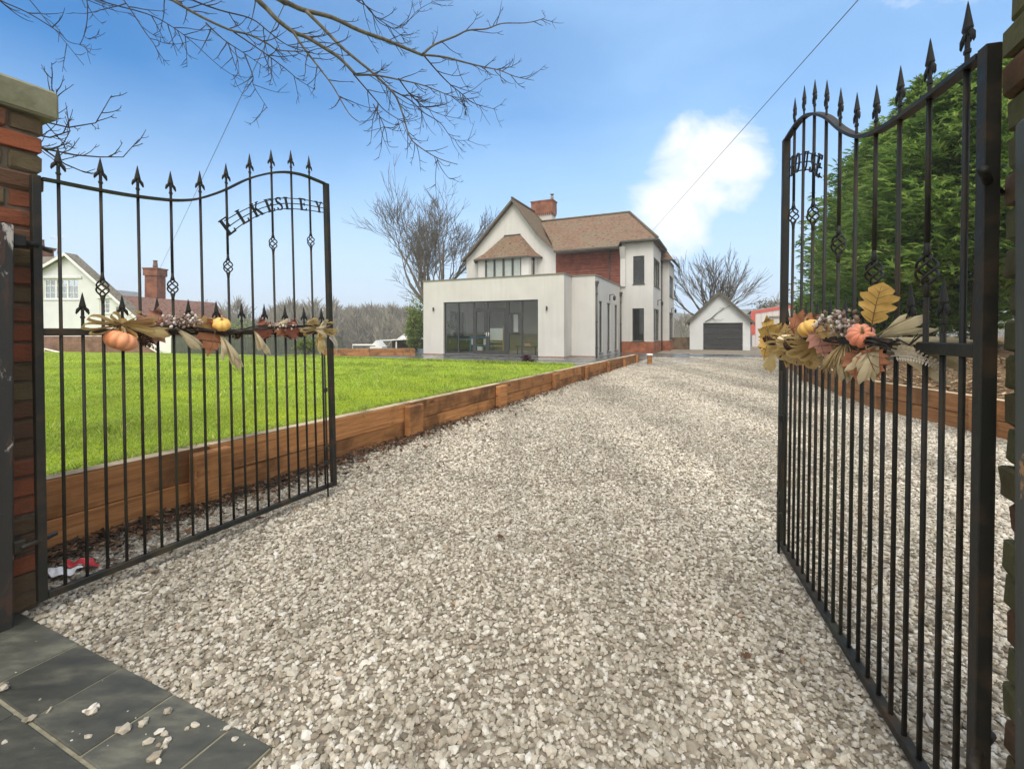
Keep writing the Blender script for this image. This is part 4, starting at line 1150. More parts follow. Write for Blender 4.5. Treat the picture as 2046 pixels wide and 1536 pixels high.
pumpkin('pumpkin', at(1664, 656, -.085), .044, M['pumpkin_y'], gr_, (-.3, -.35, .85), 8, .8)
cone_(at(1648, 692, -.13), .075, (-.6, -.5, .5), gr_)
leafobj(gr_, at(1634, 645, -.05), R(60), .13, 'maple', 'leaf_rust', .2, .2); leafobj(gr_, at(1702, 662, -.07), R(80), .12, 'oak', 'leaf_ochre', .2, .1)
leafobj(gr_, at(1692, 685, -.08), R(170), .12, 'maple', 'leaf_pink', .2, .1); leafobj(gr_, at(1600, 665, -.05), R(-60), .13, 'maple', 'leaf_ochre', .2)
seeds(at(1735, 645), .10, .05, 120, gr_, .006); seeds(at(1690, 645), .10, .03, 45, gr_, .005)
husk(at(1722, 690), R(10), .10, .6, 30, gr_, 'straw_plume', 'straw', .0025, .05); husk(at(1728, 680), R(190), .13, .45, 60, gr_, 'straw_plume', 'straw', .0022, .06)
husk(at(1735, 705), R(186), .10, .25, 9, gr_)
leafobj(gr_, at(1790, 612, -.05), R(12), .135, 'oak', 'leaf_gold', .12, -.05, 1.25)
pumpkin('pumpkin', at(1776, 671, -.075), .040, M['pumpkin_coral'], gr_, (.85, -.25, .35), 9, .85)
husk(at(1800, 678), R(108), .20, .40, 20, gr_, 'corn_husk', 'husk', .011, .05); husk(at(1800, 675), R(60), .13, .35, 6, gr_); husk(at(1795, 690), R(205), .12, .4, 9, gr_)
fern(at(1822, 700), R(95), .17, gr_, .022); fern(at(1830, 712), R(88), .12, gr_, .018)
leafobj(gr_, at(1768, 730, -.075), R(185), .095, 'maple', 'leaf_rust', .2, .1); leafobj(gr_, at(1800, 728, -.07), R(160), .09, 'maple', 'leaf_rust', .2, .1)
twigs([at(1805, 672), at(1850, 650), at(1885, 633)], 2, gr_, 'straw_stalk', 'straw', .002, .003); twigs([at(1850, 675), at(1880, 690), at(1905, 670)], 2, gr_, 'vine_twig', 'twig', .002, .004)

mirror_x(gr_)
SG = 1; FACE = 0.0
# ------------------------------------------------------------------ the house
# local frame: x along the front (u), y along the drive (v), origin at the main front wall where the extension's side wall ends
C_ = gnd(1127, 715)
tC, vF, vS = -1.1766, -7.027, -5.875
O = C_-U*tC-V*vF; O.z = 0
house = empty('detached_house', O, -AN)
tag(house, 'large white rendered house with tiled roofs, steep gable and flat-roofed glazed extension', 'house')
def wpt(t, v): return O+U*t+V*v
def t_at(px, v): return along(wpt(0, v), U, px)
def v_at(px, t): return along(wpt(t, 0), V, px)
def z_at(t, v, py): return zat(wpt(t, v).y, py)
def wall(mb, P0, d, Ln, z0, z1, th, ops=()):
    """vertical wall from P0 along d (2-D local), thickness th to the left-hand/inner side; ops = (a,b,za,zb)"""
    d = Vector((d[0], d[1], 0)); n = Vector((-d.y, d.x, 0))
    m = Matrix(((d.x, n.x, 0, P0[0]), (d.y, n.y, 0, P0[1]), (0,0,1,0), (0,0,0,1)))
    xs_ = sorted({0, Ln, *[q for o in ops for q in o[:2]]}); 
    for a, b in zip(xs_, xs_[1:]):
        zs = [(z0, z1)]
        for o in ops:
            if o[0] <= a+1e-6 and o[1] >= b-1e-6:
                nz = []
                for (p, q) in zs:
                    if o[2] > p: nz.append((p, min(q, o[2])))
                    if o[3] < q: nz.append((max(p, o[3]), q))
                zs = nz
        for p, q in zs:
            if q-p > .001: mb.box(a, b, 0, th, p, q, m)
    return m
def window(parent, P0, d, a, b, za, zb, nx, nz, mat, fw=.05, depth=.09, sill=True, name='window', outer=.045, bars=()):
    d = Vector((d[0], d[1], 0)); n = Vector((-d.y, d.x, 0))
    m = Matrix(((d.x, n.x, 0, P0[0]), (d.y, n.y, 0, P0[1]), (0,0,1,0), (0,0,0,1)))
    mb = MB(); y0, y1 = outer, outer+.06; e = .002
    mb.box(a+e, a+fw, y0, y1, za+e, zb-e, m).box(b-fw, b-e, y0, y1, za+e, zb-e, m)
    mb.box(a+fw, b-fw, y0, y1, za+e, za+fw, m).box(a+fw, b-fw, y0, y1, zb-fw, zb-e, m)
    for i in range(1, nx):
        x = a+(b-a)*i/nx; mb.box(x-fw*.55, x+fw*.55, y0+.002, y1-.002, za+fw, zb-fw, m)
    for i in range(1, nz):
        z = za+(zb-za)*i/nz; mb.box(a+fw, b-fw, y0+.012, y1-.012, z-.012, z+.012, m)
    for x in bars: mb.box(x-.012, x+.012, y0+.014, y1-.014, za+fw, zb-fw, m)
    w = mb.build(name, M[mat], parent)
    g = MB().box(a+fw*.6, b-fw*.6, y0+.025, y0+.033, za+fw*.6, zb-fw*.6, m).build('pane', M['glass'], w)
    if sill: MB().bbox(a-.04, b+.04, -.05, y0-.002, za-.045, za-.001, .006, m).build('sill', M[mat], w)
    return w
xL = tC-7.991
eW = empty('extension', (0, 0, 0)); eW.parent = house
WR = M['render']
ZE = 3.93
# openings of the glazed front
wa, wb = t_at(886, vF), t_at(1075, vF); zw0, zw1 = .06, 2.78
mb = MB()
wall(mb, (xL, vF), (1, 0), tC-xL, -.1, ZE, .3, [(wa-xL, wb-xL, zw0, zw1)])
mb.box(tC-.3, tC, vF+.3, vS+.3, -.1, ZE)
sw = []
for pa, pb, ya, yb in ((1197,1203.5,602,704), (1212.8,1219.4,604,703), (1228,1233.5,610,700.5)):
    va, vb = v_at(pa, 0), v_at(pb, 0); vm = (va+vb)/2
    sw.append((va-vS, vb-vS, z_at(0, vm, yb), z_at(0, vm, ya)))
zz0 = sum(s[2] for s in sw)/3; zz1 = sum(s[3] for s in sw)/3
sw = [(a, b, zz0, zz1) for a, b, _, _ in sw]
mb.box(tC, -.3, vS, vS+.3, -.1, ZE)
wall(mb, (0, vS), (0, 1), -vS-.003, -.25, ZE, .3, sw)
wall(mb, (xL+.3, -.303), (0, -1), -.303-(vF+.3), -.1, ZE, .3, [(3.2, 5.0, .9, 2.4)])
mb.box(xL+.3, -.3, -2.6, -.003, 3.55, 3.72); mb.box(xL+.3, -6.8, vS+.3, -2.6, 3.55, 3.72); mb.box(-2.2, -.3, vS+.3, -2.6, 3.55, 3.72); mb.box(-6.8, -2.2, vS+.3, -4.9, 3.55, 3.72); mb.box(xL+.3, tC-.3, vF+.3, vS+.3, 3.55, 3.72)
mb.box(xL-.16, xL-.001, vF+.5, -.2, -.1, ZE-.35)
mb.build('extension_wall', WR, house)
mb = MB()
for a in ((xL-.04, tC+.04, vF-.04, vF+.33), (tC-.33, tC+.04, vF+.33, vS-.04), (tC-.33, .04, vS-.04, vS+.33), (-.33, .04, vS+.33, -.004), (xL-.04, xL+.33, vF+.33, -.004)):
    mb.box(*a, ZE+.001, ZE+.055)
mb.box(xL-.2, xL-.041, vF+.46, -.2, ZE-.349, ZE-.30)
mb.build('coping', M['coping'], house)
MB().box(xL-.012, tC+.012, vF-.012, vF-.001, -.05, .055).box(tC+.001, tC+.012, vF, vS-.012, -.05, .055).box(tC+.012, .012, vS-.012, vS-.001, -.05, .055).box(.001, .012, vS, -.01, -.25, -.02).build('base_course', simple('base_course', (.30,.17,.11), .85), house)
# glazed screen
m1, d0, dm, d1, m2 = [t_at(q, vF) for q in (914, 946, 972.5, 1010, 1041)]
ztr = 2.38; fw = .055; yA, yB = vF+.10, vF+.17
mb = MB()
mb.box(wa+.002, wb-.002, yA, yB, zw0+.002, zw0+.075).box(wa+.002, wb-.002, yA, yB, zw1-.055, zw1-.002)
mb.box(wa+.002, wa+fw, yA, yB, zw0+.075, zw1-.055).box(wb-fw, wb-.002, yA, yB, zw0+.075, zw1-.055)
for x, w in ((m1, .075), (d0-.04, .11), (d1+.06, .16), (m2, .085)): mb.box(x-w/2, x+w/2, yA+.003, yB-.003, zw0+.075, zw1-.055)
mb.box(d0+.016, d1-.021, yA+.004, yB-.004, ztr-.035, ztr+.035).box(dm-.03, dm+.03, yA+.005, yB-.005, ztr+.035, zw1-.055)
scr = mb.build('window', M['frame'], house)
gl_ = MB()
ed = [wa+fw, m1-.037, m1+.037, d0-.095, d1+.14, m2-.042, m2+.042, wb-fw]
for a, b in ((ed[0], ed[1]), (ed[2], ed[3]), (ed[4], ed[5]), (ed[6], ed[7])): gl_.box(a-.01, b+.01, yA+.03, yA+.038, zw0+.07, zw1-.05)
gl_.box(d0+.01, dm-.02, yA+.03, yA+.038, ztr+.03, zw1-.05).box(dm+.02, d1-.015, yA+.03, yA+.038, ztr+.03, zw1-.05)
gl_.build('pane', M['glass'], scr)
MB().bbox(wa-.03, wb+.03, vF-.06, yA-.002, zw0-.045, zw0-.001, .006).build('sill', M['frame'], scr)
for s, (a, b) in enumerate(((d0+.018, dm-.004), (dm+.004, d1-.023))):
    mb = MB(); z0, z1 = zw0+.078, ztr-.037; q = .10
    mb.box(a, a+q, yA-.01, yB-.01, z0, z1).box(b-q, b, yA-.01, yB-.01, z0, z1).box(a+q, b-q, yA-.01, yB-.01, z0, z0+.13).box(a+q, b-q, yA-.01, yB-.01, z1-q, z1)
    dr = mb.build('door', M['frame'], house)
    MB().box(a+q-.01, b-q+.01, yA+.02, yA+.028, z0+.12, z1-q+.01).build('pane', M['glass'], dr)
    hx = b-.05 if s == 0 else a+.05
    MB().bbox(hx-.015, hx+.015, yA-.03, yA-.011, 1.0, 1.2, .004).tube([(hx, yA-.03, 1.12), (hx, yA-.06, 1.12), (hx+(.11 if s else -.11), yA-.06, 1.12)], .01, 8).build('handle', M['upvc'], dr)
for (a, b, z0, z1) in sw: window(house, (0, vS), (0, 1), a, b, z0, z1, 1, 1, 'bronze', .045)
window(house, (xL+.3, -.303), (0, -1), 3.2, 5.0, .9, 2.4, 2, 1, 'frame', sill=False)
# wall lamps and rainwater goods
for px, py in ((867, 618), (1093, 616)):
    t = t_at(px, vF); z = z_at(t, vF, py)
    MB().lathe([(.028, -.10), (.04, -.09), (.04, -.01), (.02, 0), (.04, .01), (.04, .09), (.028, .10)], 12, (t, vF-.07, z)).bbox(t-.03, t+.03, vF-.045, vF-.001, z-.04, z+.04, .005).build('wall_lamp', M['black'], house)
def lantern(t, v, z):
    MB().bbox(t+.001, t+.03, v-.06, v+.06, z-.1, z+.22, .006).tube([(t+.03, v, z+.2), (t+.2, v, z+.24), (t+.27, v, z+.16)], .018, 6).lathe([(.04,-.16),(.075,-.1),(.075,.06),(.02,.1)], 8, (t+.26, v, z+.06)).build('wall_lamp', M['black'], house)
lantern(0, v_at(1218, 0), z_at(0, v_at(1218, 0), 597))
def downpipe(x, y, z0, z1, hopper=True, r=.038, mat='gutter'):
    mb = MB().tube([(x, y, z0), (x, y, z1)], r, 8)
    if hopper: mb.prism([(x-.10, y-.09, z1+.22), (x+.10, y-.09, z1+.22), (x+.10, y+.05, z1+.22), (x-.10, y+.05, z1+.22)], (0, 0, -.14)).bbox(x-.06, x+.06, y-.06, y+.04, z1-.05, z1+.08, .004)
    for z in (z0+.5, (z0+z1)/2, z1-.4): mb.bbox(x-.055, x+.055, y-.045, y+.05, z-.02, z+.02, .003)
    mb.build('downpipe', M[mat], house)
downpipe(.06, vS+.10, -.05, 3.45); downpipe(.06, -.22, .0, 3.35)
# main body
tR = t_at(1305, 0)+.0; tG0, tG1, tA = -10.63, -4.07, -7.0
vB1 = 3.6; D = 7.2
zEw, zEm = 6.58, 6.21
fz = lambda py, t, v=0: z_at(t, v, py)
fu = [(t_at(q, 0)) for q in (1265, 1287.5)]; fu_z = (fz(567, 1.2), fz(511, 1.2)); fl = [t_at(q, 0) for q in (1263.5, 1286.8)]; fl_z = (fz(681.5, 1.2), fz(616, 1.2))
mb = MB()
wall(mb, (tG0, 0), (1, 0), tR-tG0, -.3, 6.25, .3, [(fu[0]-tG0, fu[1]-tG0, *fu_z), (fl[0]-tG0, fl[1]-tG0, *fl_z)])
mb.box(0.06, tR, .002, .298, 6.25, 6.55)
# right side
ru = [v_at(q, tR) for q in (1306.5, 1318.5)]; rl = [v_at(q, tR) for q in (1305.3, 1317)]
vm_ = (ru[0]+ru[1])/2
ruz = (z_at(tR, ru[0], 570), z_at(tR, ru[0], 513)); rlz = (fl_z[0], fl_z[1])
wall(mb, (tR, .3), (0, 1), vB1-.3, -.3, 6.5, .3, [(max(.08, ru[0]-.3), ru[1]-.3, *ruz), (max(.08, rl[0]-.3), rl[1]-.3, *rlz)])
t2 = along(wpt(0, vB1), U, 1336.5)
mb.box(tR-.3, t2, vB1, vB1+.3, -.3, 5.9)
b2 = [v_at(q, t2) for q in (1336.6+1.2, 1345)]
b2u = (z_at(t2, b2[0], 592), z_at(t2, b2[0], 549)); 
vB2 = v_at(1346.5, t2)
wall(mb, (t2, vB1+.3), (0, 1), vB2-vB1-.3, -.3, 5.9, .3, [(b2[0]-vB1-.3, b2[1]-vB1-.3, *b2u), (b2[0]-vB1-.3, b2[1]-vB1-.3, rlz[0], rlz[1]-.1)])
mb.box(tG0, t2-.3, max(D, vB2), max(D, vB2)+.3, -.3, 5.9)
mb.box(tG0, tG0+.3, .3, max(D, vB2), -.3, 6.1)
# gable triangle
gp = [(tG0, 0, 6.25), (tG1, 0, 6.25), (tG1+.0, 0, 6.38), (-4.55, 0, 6.72), (-5.33, 0, 7.50), (tA, 0, 9.76), (-10.15, 0, 6.62)]
mb.prism(gp, (0, .3, 0))
mb.build('wall', WR, house)
# inner floor slabs keep the house dark inside
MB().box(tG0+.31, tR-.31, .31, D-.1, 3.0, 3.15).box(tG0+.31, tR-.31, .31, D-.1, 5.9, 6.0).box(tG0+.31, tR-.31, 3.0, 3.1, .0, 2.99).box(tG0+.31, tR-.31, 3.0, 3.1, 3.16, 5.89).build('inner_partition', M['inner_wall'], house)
# brick plinth
pz = fl_z[0]-.03
mb = MB().box(.002, tR+.03, -.03, -.001, -.3, pz).box(tR+.001, tR+.03, 0, vB1-.031, -.3, pz).box(tR+.031, t2+.03, vB1-.03, vB1-.001, -.3, pz).box(t2+.001, t2+.03, vB1, vB2, -.3, pz)
mb.build('plinth', M['brick_house'], house)
window(house, (tG0, 0), (1, 0), fu[0]-tG0, fu[1]-tG0, *fu_z, 1, 1, 'bronze', .05); window(house, (tG0, 0), (1, 0), fl[0]-tG0, fl[1]-tG0, *fl_z, 1, 1, 'bronze', .05)
window(house, (tR, .3), (0, 1), max(.08, ru[0]-.3), ru[1]-.3, *ruz, 3, 1, 'bronze', .06); window(house, (tR, .3), (0, 1), max(.08, rl[0]-.3), rl[1]-.3, *rlz, 3, 1, 'bronze', .06)
window(house, (t2, vB1+.3), (0, 1), b2[0]-vB1-.3, b2[1]-vB1-.3, *b2u, 2, 1, 'bronze', .06); window(house, (t2, vB1+.3), (0, 1), b2[0]-vB1-.3, b2[1]-vB1-.3, rlz[0], rlz[1]-.1, 2, 1, 'bronze', .06)
lantern(tR, v_at(1314, tR), z_at(tR, v_at(1314, tR), 607)); lantern(t2, (b2[0]+b2[1])/2, z_at(t2, b2[0], 621))
downpipe(tR+.06, vB1-.12, .0, 5.8, False)
# hung tiles between gable and wing
tw0, tw1 = tG1+.002, .0
mb = MB()
z = ZE-.2; k = 0
while z < 6.2:
    h = min(.17, 6.2-z)
    mb.prism([(tw0, -.06, z), (tw0, -.012, z+h), (tw0, -.002, z+h), (tw0, -.002, z)], (tw1-tw0, 0, 0)); z += .17
mb.build('tile_hanging', M['tilehung'], house)
mb = MB().box(.003, .30, -.10, -.002, 3.9, 6.15)
mb.prism([(.003, -.10, 5.55), (.003, -.10, 6.15), (.003, -.42, 6.22), (.003, -.30, 5.95)], (.297, 0, 0))
mb.build('corbel', WR, house)
pxp = t_at(1217.5, -.12); downpipe(pxp, -.10, ZE-.1, 5.95, False, .03)
MB().tube([(pxp, -.10, 5.9), (pxp-.03, -.14, 6.02), (pxp-.12, -.70, 6.1), (pxp-.12, -.80, 6.16)], .03, 8).build('downpipe', M['gutter'], house)
# main roof
vr, zr, tr_ = 3.5, 9.17, -.15
mb = MB()
mb.slab([(-3.93, -.85, zEm), (.02, -.85, zEm), (.02, -.3, zEw), (tR+.28, -.3, zEw), (tr_, vr, zr), (-6.5, vr, zr), (-5.3, 1.6, 7.86), (-4.4, .15, 6.87)], .09)
mb.slab([(tR+.28, -.3, zEw), (tR+.28, 7.3, zEw), (tr_, vr, zr)], .09)
mb.slab([(tr_, vr, zr), (tR+.28, 7.3, zEw), (tG0, 7.3, zEw), (tG0, vr, zr)], .09)
mb.build('roof', M['roof'], house)
mb = MB()
for a, b in (((-6.5, vr, zr+.03), (tr_, vr, zr+.03)), ((tr_, vr, zr+.03), (tR+.28, -.3, zEw+.03))): mb.tube([a, b], .085, 8)
mb.build('ridge_tiles', M['roof_moss'], house)
# gable roof: a bell-cast pair of slopes
def slopes(prof, y0, y1, th, mb):
    for (a, za), (b, zb) in zip(prof, prof[1:]): mb.slab([(a, y0, za), (b, y0, zb), (b, y1, zb), (a, y1, za)], th)
mb = MB()
slopes([(tA, 9.95), (-5.33, 7.68), (-4.5, 6.83), (-3.90, 6.43)], -.34, vr-.02, .1, mb)
slopes([(tA, 9.95), (-10.15, 6.80), (-10.9, 6.14)], -.34, D+.4, .1, mb)
mb.slab([(tA, vr-.02, 9.95), (-3.9, vr-.02, 6.43), (-3.9, 7.3, 6.43), (tA, 7.3, 9.95)], .1)
mb.build('gable_roof', M['roof_moss'], house)
mb = MB()
def barge(pts, th, mb, y=-.36, d=.07):
    for (a, za), (b, zb) in zip(pts, pts[1:]): mb.prism([(a, y, za), (b, y, zb), (b, y, zb-th), (a, y, za-th)], (0, d, 0))
barge([(tA, 9.93), (-5.33, 7.66), (-4.5, 6.81), (-3.92, 6.42)], .17, mb); barge([(tA, 9.932), (-10.15, 6.78), (-10.88, 6.13)], .17, mb)
mb.build('barge_board', M['soffit'], house)
MB().tube([(tA, -.35, 9.99), (tA, vr, 9.99)], .08, 8).build('ridge_tiles', M['soffit'], house)
# gutters and soffits
mb = MB().bbox(-3.9, .05, -.95, -.84, zEm-.13, zEm-.03, .02).bbox(.05, tR+.36, -.40, -.29, zEw-.13, zEw-.03, .02).bbox(tR+.28, tR+.39, -.29, 3.5, zEw-.13, zEw-.03, .02)
mb.build('gutter', M['gutter'], house)
MB().box(-3.9, .04, -.84, -.001, zEm-.10, zEm-.07).box(.31, tR+.27, -.29, -.001, zEw-.12, zEw-.09).box(tR+.001, tR+.27, .0, 3.6, zEw-.12, zEw-.09).build('soffit', M['soffit'], house)
# second wing roof
mb = MB(); ze2 = 5.86
e2 = (t2+.3, vB1-.32)
mb.slab([(tR-.6, e2[1], ze2+.0), (e2[0], e2[1], ze2), (tR-.3, vB1+1.4, 7.15), (tR-.6, vB1+1.4, 7.15)], .09)
mb.slab([(e2[0], e2[1], ze2), (e2[0], vB2+.3, ze2), (tR-.3, vB2-.8, 7.15), (tR-.3, vB1+1.4, 7.15)], .09)
mb.build('wing_roof', M['roof_moss'], house)
MB().bbox(e2[0]-.02, e2[0]+.09, e2[1]-.08, vB2+.3, ze2-.13, ze2-.03, .02).bbox(tR+.3, e2[0]-.021, e2[1]-.10, e2[1]+.0, ze2-.13, ze2-.03, .02).build('gutter', M['gutter'], house)
# chimney
vc = 3.75; ca, cb = t_at(1061, vc), t_at(1104, vc)
zt = z_at(cb, vc, 397.5); zm = z_at(cb, vc, 425); dp = max(.6, along(wpt(cb, vc), V, 1112.5))
ch = MB().box(ca+.08, cb-.08, vc+.08, vc+dp-.08, 8.2, zm+.05).build('chimney', WR, house)
mb = MB().box(ca, cb, vc, vc+dp, zm+.051, zt-.08).box(ca-.04, cb+.04, vc-.04, vc+dp+.04, zt-.079, zt)
nt = 11
for i in range(nt):
    x = ca+(cb-ca)*(i+.15)/nt; mb.box(x, x+(cb-ca)/nt*.55, vc+.002, vc+.12, zm-.10, zm+.05)
for i in range(4):
    y = vc+.13+(dp-.2)*i/4; mb.box(cb-.12, cb-.002, y, y+.12, zm-.10, zm+.05)
mb.build('corbelled_brickwork', M['brick_chim'], ch)
MB().lathe([(.11, 0), (.11, .32), (.085, .33), (.085, .36)], 12, (cb-.2, vc+dp*.5, zt)).lathe([(.06, .36), (.06, .44), (.135, .44), (.135, .50), (.02, .53)], 12, (cb-.2, vc+dp*.5, zt)).build('flue_cowl', M['coping'], ch)
# oriel window over the extension roof
vo = -.75
o0, o1 = t_at(955.6, vo), t_at(1056, vo); o2 = t_at(1074, 0); oL = o0-(o2-o1); zo = 6.05
ow0, ow1 = t_at(968.8, vo), t_at(1041.4, vo); owz = (ZE-.05, z_at(ow0, vo, 513.5))
mb = MB()
wall(mb, (o0, vo), (1, 0), o1-o0, 3.72, zo, .15, [(ow0-o0, ow1-o0, *owz)])
dr_ = Vector((o2-o1, -vo)); lr_ = dr_.length; dr_.normalize()
ca_ = (.32*lr_, .72*lr_); caz = (ZE-.05, owz[1]+.0)
wall(mb, (o1, vo), dr_, lr_-.002, 3.72, zo, .12, [(*ca_, *caz)])
dl_ = Vector((o0-oL, vo)); dl_.normalize()
wall(mb, (oL, -.002), dl_, lr_-.002, 3.72, zo, .12)
ori = mb.build('oriel', WR, house)
ww = window(house, (o0, vo), (1, 0), ow0-o0, ow1-o0, *owz, 4, 1, 'bronze', .085, sill=False)
window(house, (o1, vo), dr_, *ca_, *caz, 1, 1, 'bronze', .07, sill=False)
mb = MB()
for i in range(4):
    a = ow0+(ow1-ow0)*i/4+.08; b = ow0+(ow1-ow0)*(i+1)/4-.08
    k = 0; z = owz[0]
    while z < owz[1]-.08: mb.box(a, b, vo+.135+.004*(k % 2), vo+.14+.004*(k % 2), z, z+.055); z += .06; k += 1
mb.build('blind', M['blind'], ww)
za_ = 7.60; r0, r1 = t_at(1007.7, 0), t_at(1040, 0); ze = 6.02; eo = .32
mb = MB()
P = lambda t, v, z: (t, v, z)
eL, eR = oL-eo, o2+eo*1.1
fl0, fl1 = o0-.12, o1+.12
# bell-cast: lower flared strip then steeper slope
h1 = .34; k1 = .30
def lerp(a, b, f): return tuple(a[i]+(b[i]-a[i])*f for i in range(3))
A_, B_ = (fl0, vo-eo, ze), (fl1, vo-eo, ze); TA, TB = (r0, -.012, za_), (r1, -.012, za_); Rw = (eR, -.012, ze); Lw = (eL, -.012, ze)
A1 = lerp(A_, TA, k1); A1 = (A1[0], A1[1], A1[2]-.14); B1_ = lerp(B_, TB, k1); B1_ = (B1_[0], B1_[1], B1_[2]-.14)
R1 = lerp(Rw, TB, k1); R1 = (R1[0], R1[1], R1[2]-.14); L1 = lerp(Lw, TA, k1); L1 = (L1[0], L1[1], L1[2]-.14)
for q in ([A_, B_, B1_, A1], [A1, B1_, TB, TA], [B_, Rw, R1, B1_], [B1_, R1, TB], [A_, A1, L1, Lw], [A1, TA, L1]): mb.slab(q, .07)
mb.build('oriel_roof', M['roof'], house)
MB().bbox(fl0, fl1, vo-eo-.06, vo-eo+.05, ze-.12, ze-.02, .02).tube([(fl1, vo-eo, ze-.07), (eR, -.06, ze-.07)], .055, 8).tube([(fl0, vo-eo, ze-.07), (eL, -.06, ze-.07)], .055, 8).tube([TA, TB], .06, 8).build('gutter', M['gutter'], house)
bpy.data.objects.remove(eW)
# room behind the glass
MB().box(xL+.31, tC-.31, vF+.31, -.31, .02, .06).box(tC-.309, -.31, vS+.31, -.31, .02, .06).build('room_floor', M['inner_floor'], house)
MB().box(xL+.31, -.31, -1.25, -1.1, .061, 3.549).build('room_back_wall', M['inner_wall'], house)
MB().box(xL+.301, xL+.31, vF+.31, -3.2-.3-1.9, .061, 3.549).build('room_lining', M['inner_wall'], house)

MB().box(-6.85, -2.15, -4.95, -2.55, 3.725, 3.74).build('roof_lantern', M['glass'], house)
# things in the room
def W3(t, v, z=0): q = wpt(t, v); return Vector((q.x, q.y, z))
def furn(name, label, cat, t, v, group=None):
    e = empty(name, W3(t, v, .061), -AN); tag(e, label, cat, group); return e
k = furn('kitchen_counter', 'green-grey kitchen units under the side window inside the extension', 'kitchen counter', xL+.7, -4.2)
MB().bbox(-.3, .3, -2.2, 2.2, .1, .86, .01).build('cabinet', simple('sage_cabinet', (.15,.16,.12), .5), k); MB().bbox(-.33, .33, -2.25, 2.25, .862, .90, .008).build('worktop', M['dark_wood'], k)
for i in range(5): MB().tube([(.315, -1.8+.9*i, .55), (.335, -1.8+.9*i, .55), (.335, -1.8+.9*i, .7), (.315, -1.8+.9*i, .7)], .008, 6).build('handle', M['upvc'], k)
vz = furn('flower_vase', 'vase of leafy white flowers on the kitchen worktop', 'vase', t_at(903, vF+1.2), vF+1.2)
vz.location.z = .961
vz.location = W3(xL+.75, -5.4, .9615)
MB().lathe([(.05,0),(.09,.05),(.1,.15),(.06,.25),(.075,.30)], 14).build('pot', M['white_plastic'], vz)
mb = MB()
for i in range(90):
    a, b = rnd.uniform(0, 6.28), rnd.uniform(.0, .45); c = Vector((math.cos(a)*b*.6, math.sin(a)*b*.6, .35+rnd.uniform(0, .55))); leaf(mb, c, rnd.uniform(0, 6), .14, 'oak', .2)
mb.build('foliage', M['bush'], vz)
tb = furn('side_table', 'blue-topped table on slim legs behind the left glazing', 'table', t_at(930, vF+2.4), vF+2.4)
MB().bbox(-.75, .75, -.4, .4, .70, .76, .008).build('table_top', M['blue'], tb)
for sx in (-.65, .65):
    for sy in (-.32, .32): MB().tube([(sx, sy, 0), (sx, sy, .70)], .025, 8).build('leg', M['upvc'], tb)
st = furn('toy_shelf', 'low blue storage shelf with boxes behind the left glass door', 'shelf', t_at(962, vF+1.6), vF+1.6)
MB().box(-.62, .62, -.2, .2, 0, .04).box(-.62, .62, -.2, .2, .42, .46).box(-.62, .62, -.2, .2, .86, .9).box(-.62, -.58, -.2, .2, .04, .86).box(.58, .62, -.2, .2, .04, .86).box(-.58, .58, .16, .2, .04, .86).build('carcass', M['blue'], st)
for i in range(3):
    for j in range(2): MB().bbox(-.55+.38*i, -.22+.38*i, -.18, .14, .045+.42*j, .36+.42*j, .01).build('box', M['upvc' if (i+j) % 2 else 'dark_wood'], st)
wbd = furn('whiteboard', 'white drawing board on a pale wooden stand behind the right glass door', 'whiteboard', t_at(991, vF+1.0), vF+1.0)
MB().bbox(-.42, .42, -.03, .0, .72, 1.35, .005).build('board', M['blind'], wbd)
MB().bbox(-.45, -.41, -.05, .04, 0, 1.42, .005).bbox(.41, .45, -.05, .04, 0, 1.42, .005).bbox(-.409, .409, -.2, .2, .40, .44, .005).bbox(-.409, .409, -.2, .2, .62, .66, .005).bbox(-.409, .409, -.2, .2, .14, .18, .005).build('stand', M['pine'], wbd)
mr = furn('wall_mirror', 'small bright framed mirror on the dark back wall', 'mirror', t_at(1025, -1.3), -1.262)
MB().bbox(-.52, .52, -.05, .0, 1.05, 2.35, .01).build('mirror_frame', M['dark_wood'], mr); MB().box(-.42, -.22, -.06, -.051, 1.15, 2.25).box(.05, .36, -.06, -.051, 1.15, 2.25).build('glass', M['white_plastic'], mr)
cf = furn('coffee_table', 'low dark table with bright things on it behind the right glazing', 'table', t_at(1056, vF+.9), vF+.9)
MB().bbox(-.6, .6, -.35, .35, .40, .45, .01).build('table_top', M['dark_wood'], cf)
for sx in (-.5, .5):
    for sy in (-.28, .28): MB().tube([(sx, sy, 0), (sx*.95, sy*.95, .40)], .025, 8).build('leg', M['dark_wood'], cf)
bk_ = furn('book_pile', 'pile of red and white books on the low dark table', 'books', t_at(1056, vF+.9), vF+.9); bk_.location.z = .513
for i in range(4): MB().bbox(-.2+.02*i, .2-.03*i, -.14, .13, .035*i, .035*i+.033, .003).build('book', M[('white_plastic','red_plastic','upvc','red_plastic')[i]], bk_)
# ------------------------------------------------------------------ neighbour's house
nb = empty('neighbour_house', (0, 0, 0)); tag(nb, 'white gabled cottage with brown side roof beyond the lawn at far left', 'house')
YN = 26.0
def N(px, py, Y=YN): return atY(px, py, Y)
mb = MB()
a = N(137, 508); r = N(275.5, 632); bl_ = N(275.5, 716); bl2 = N(40, 716); lf = N(48, 560)
nwz0, nwz1 = N(87, 598).z, N(87, 557).z
mb.box(bl2.x, bl_.x, YN, YN+6, -.6, N(0, 672).z)          # rendered over brick: see brick_base
W_ = [(bl2.x, YN, N(0, 672).z), (r.x, YN, N(0, 672).z), (r.x, YN, r.z), (a.x, YN, a.z), (lf.x, YN, lf.z)]
mb2 = MB()
zb0 = N(0, 672).z
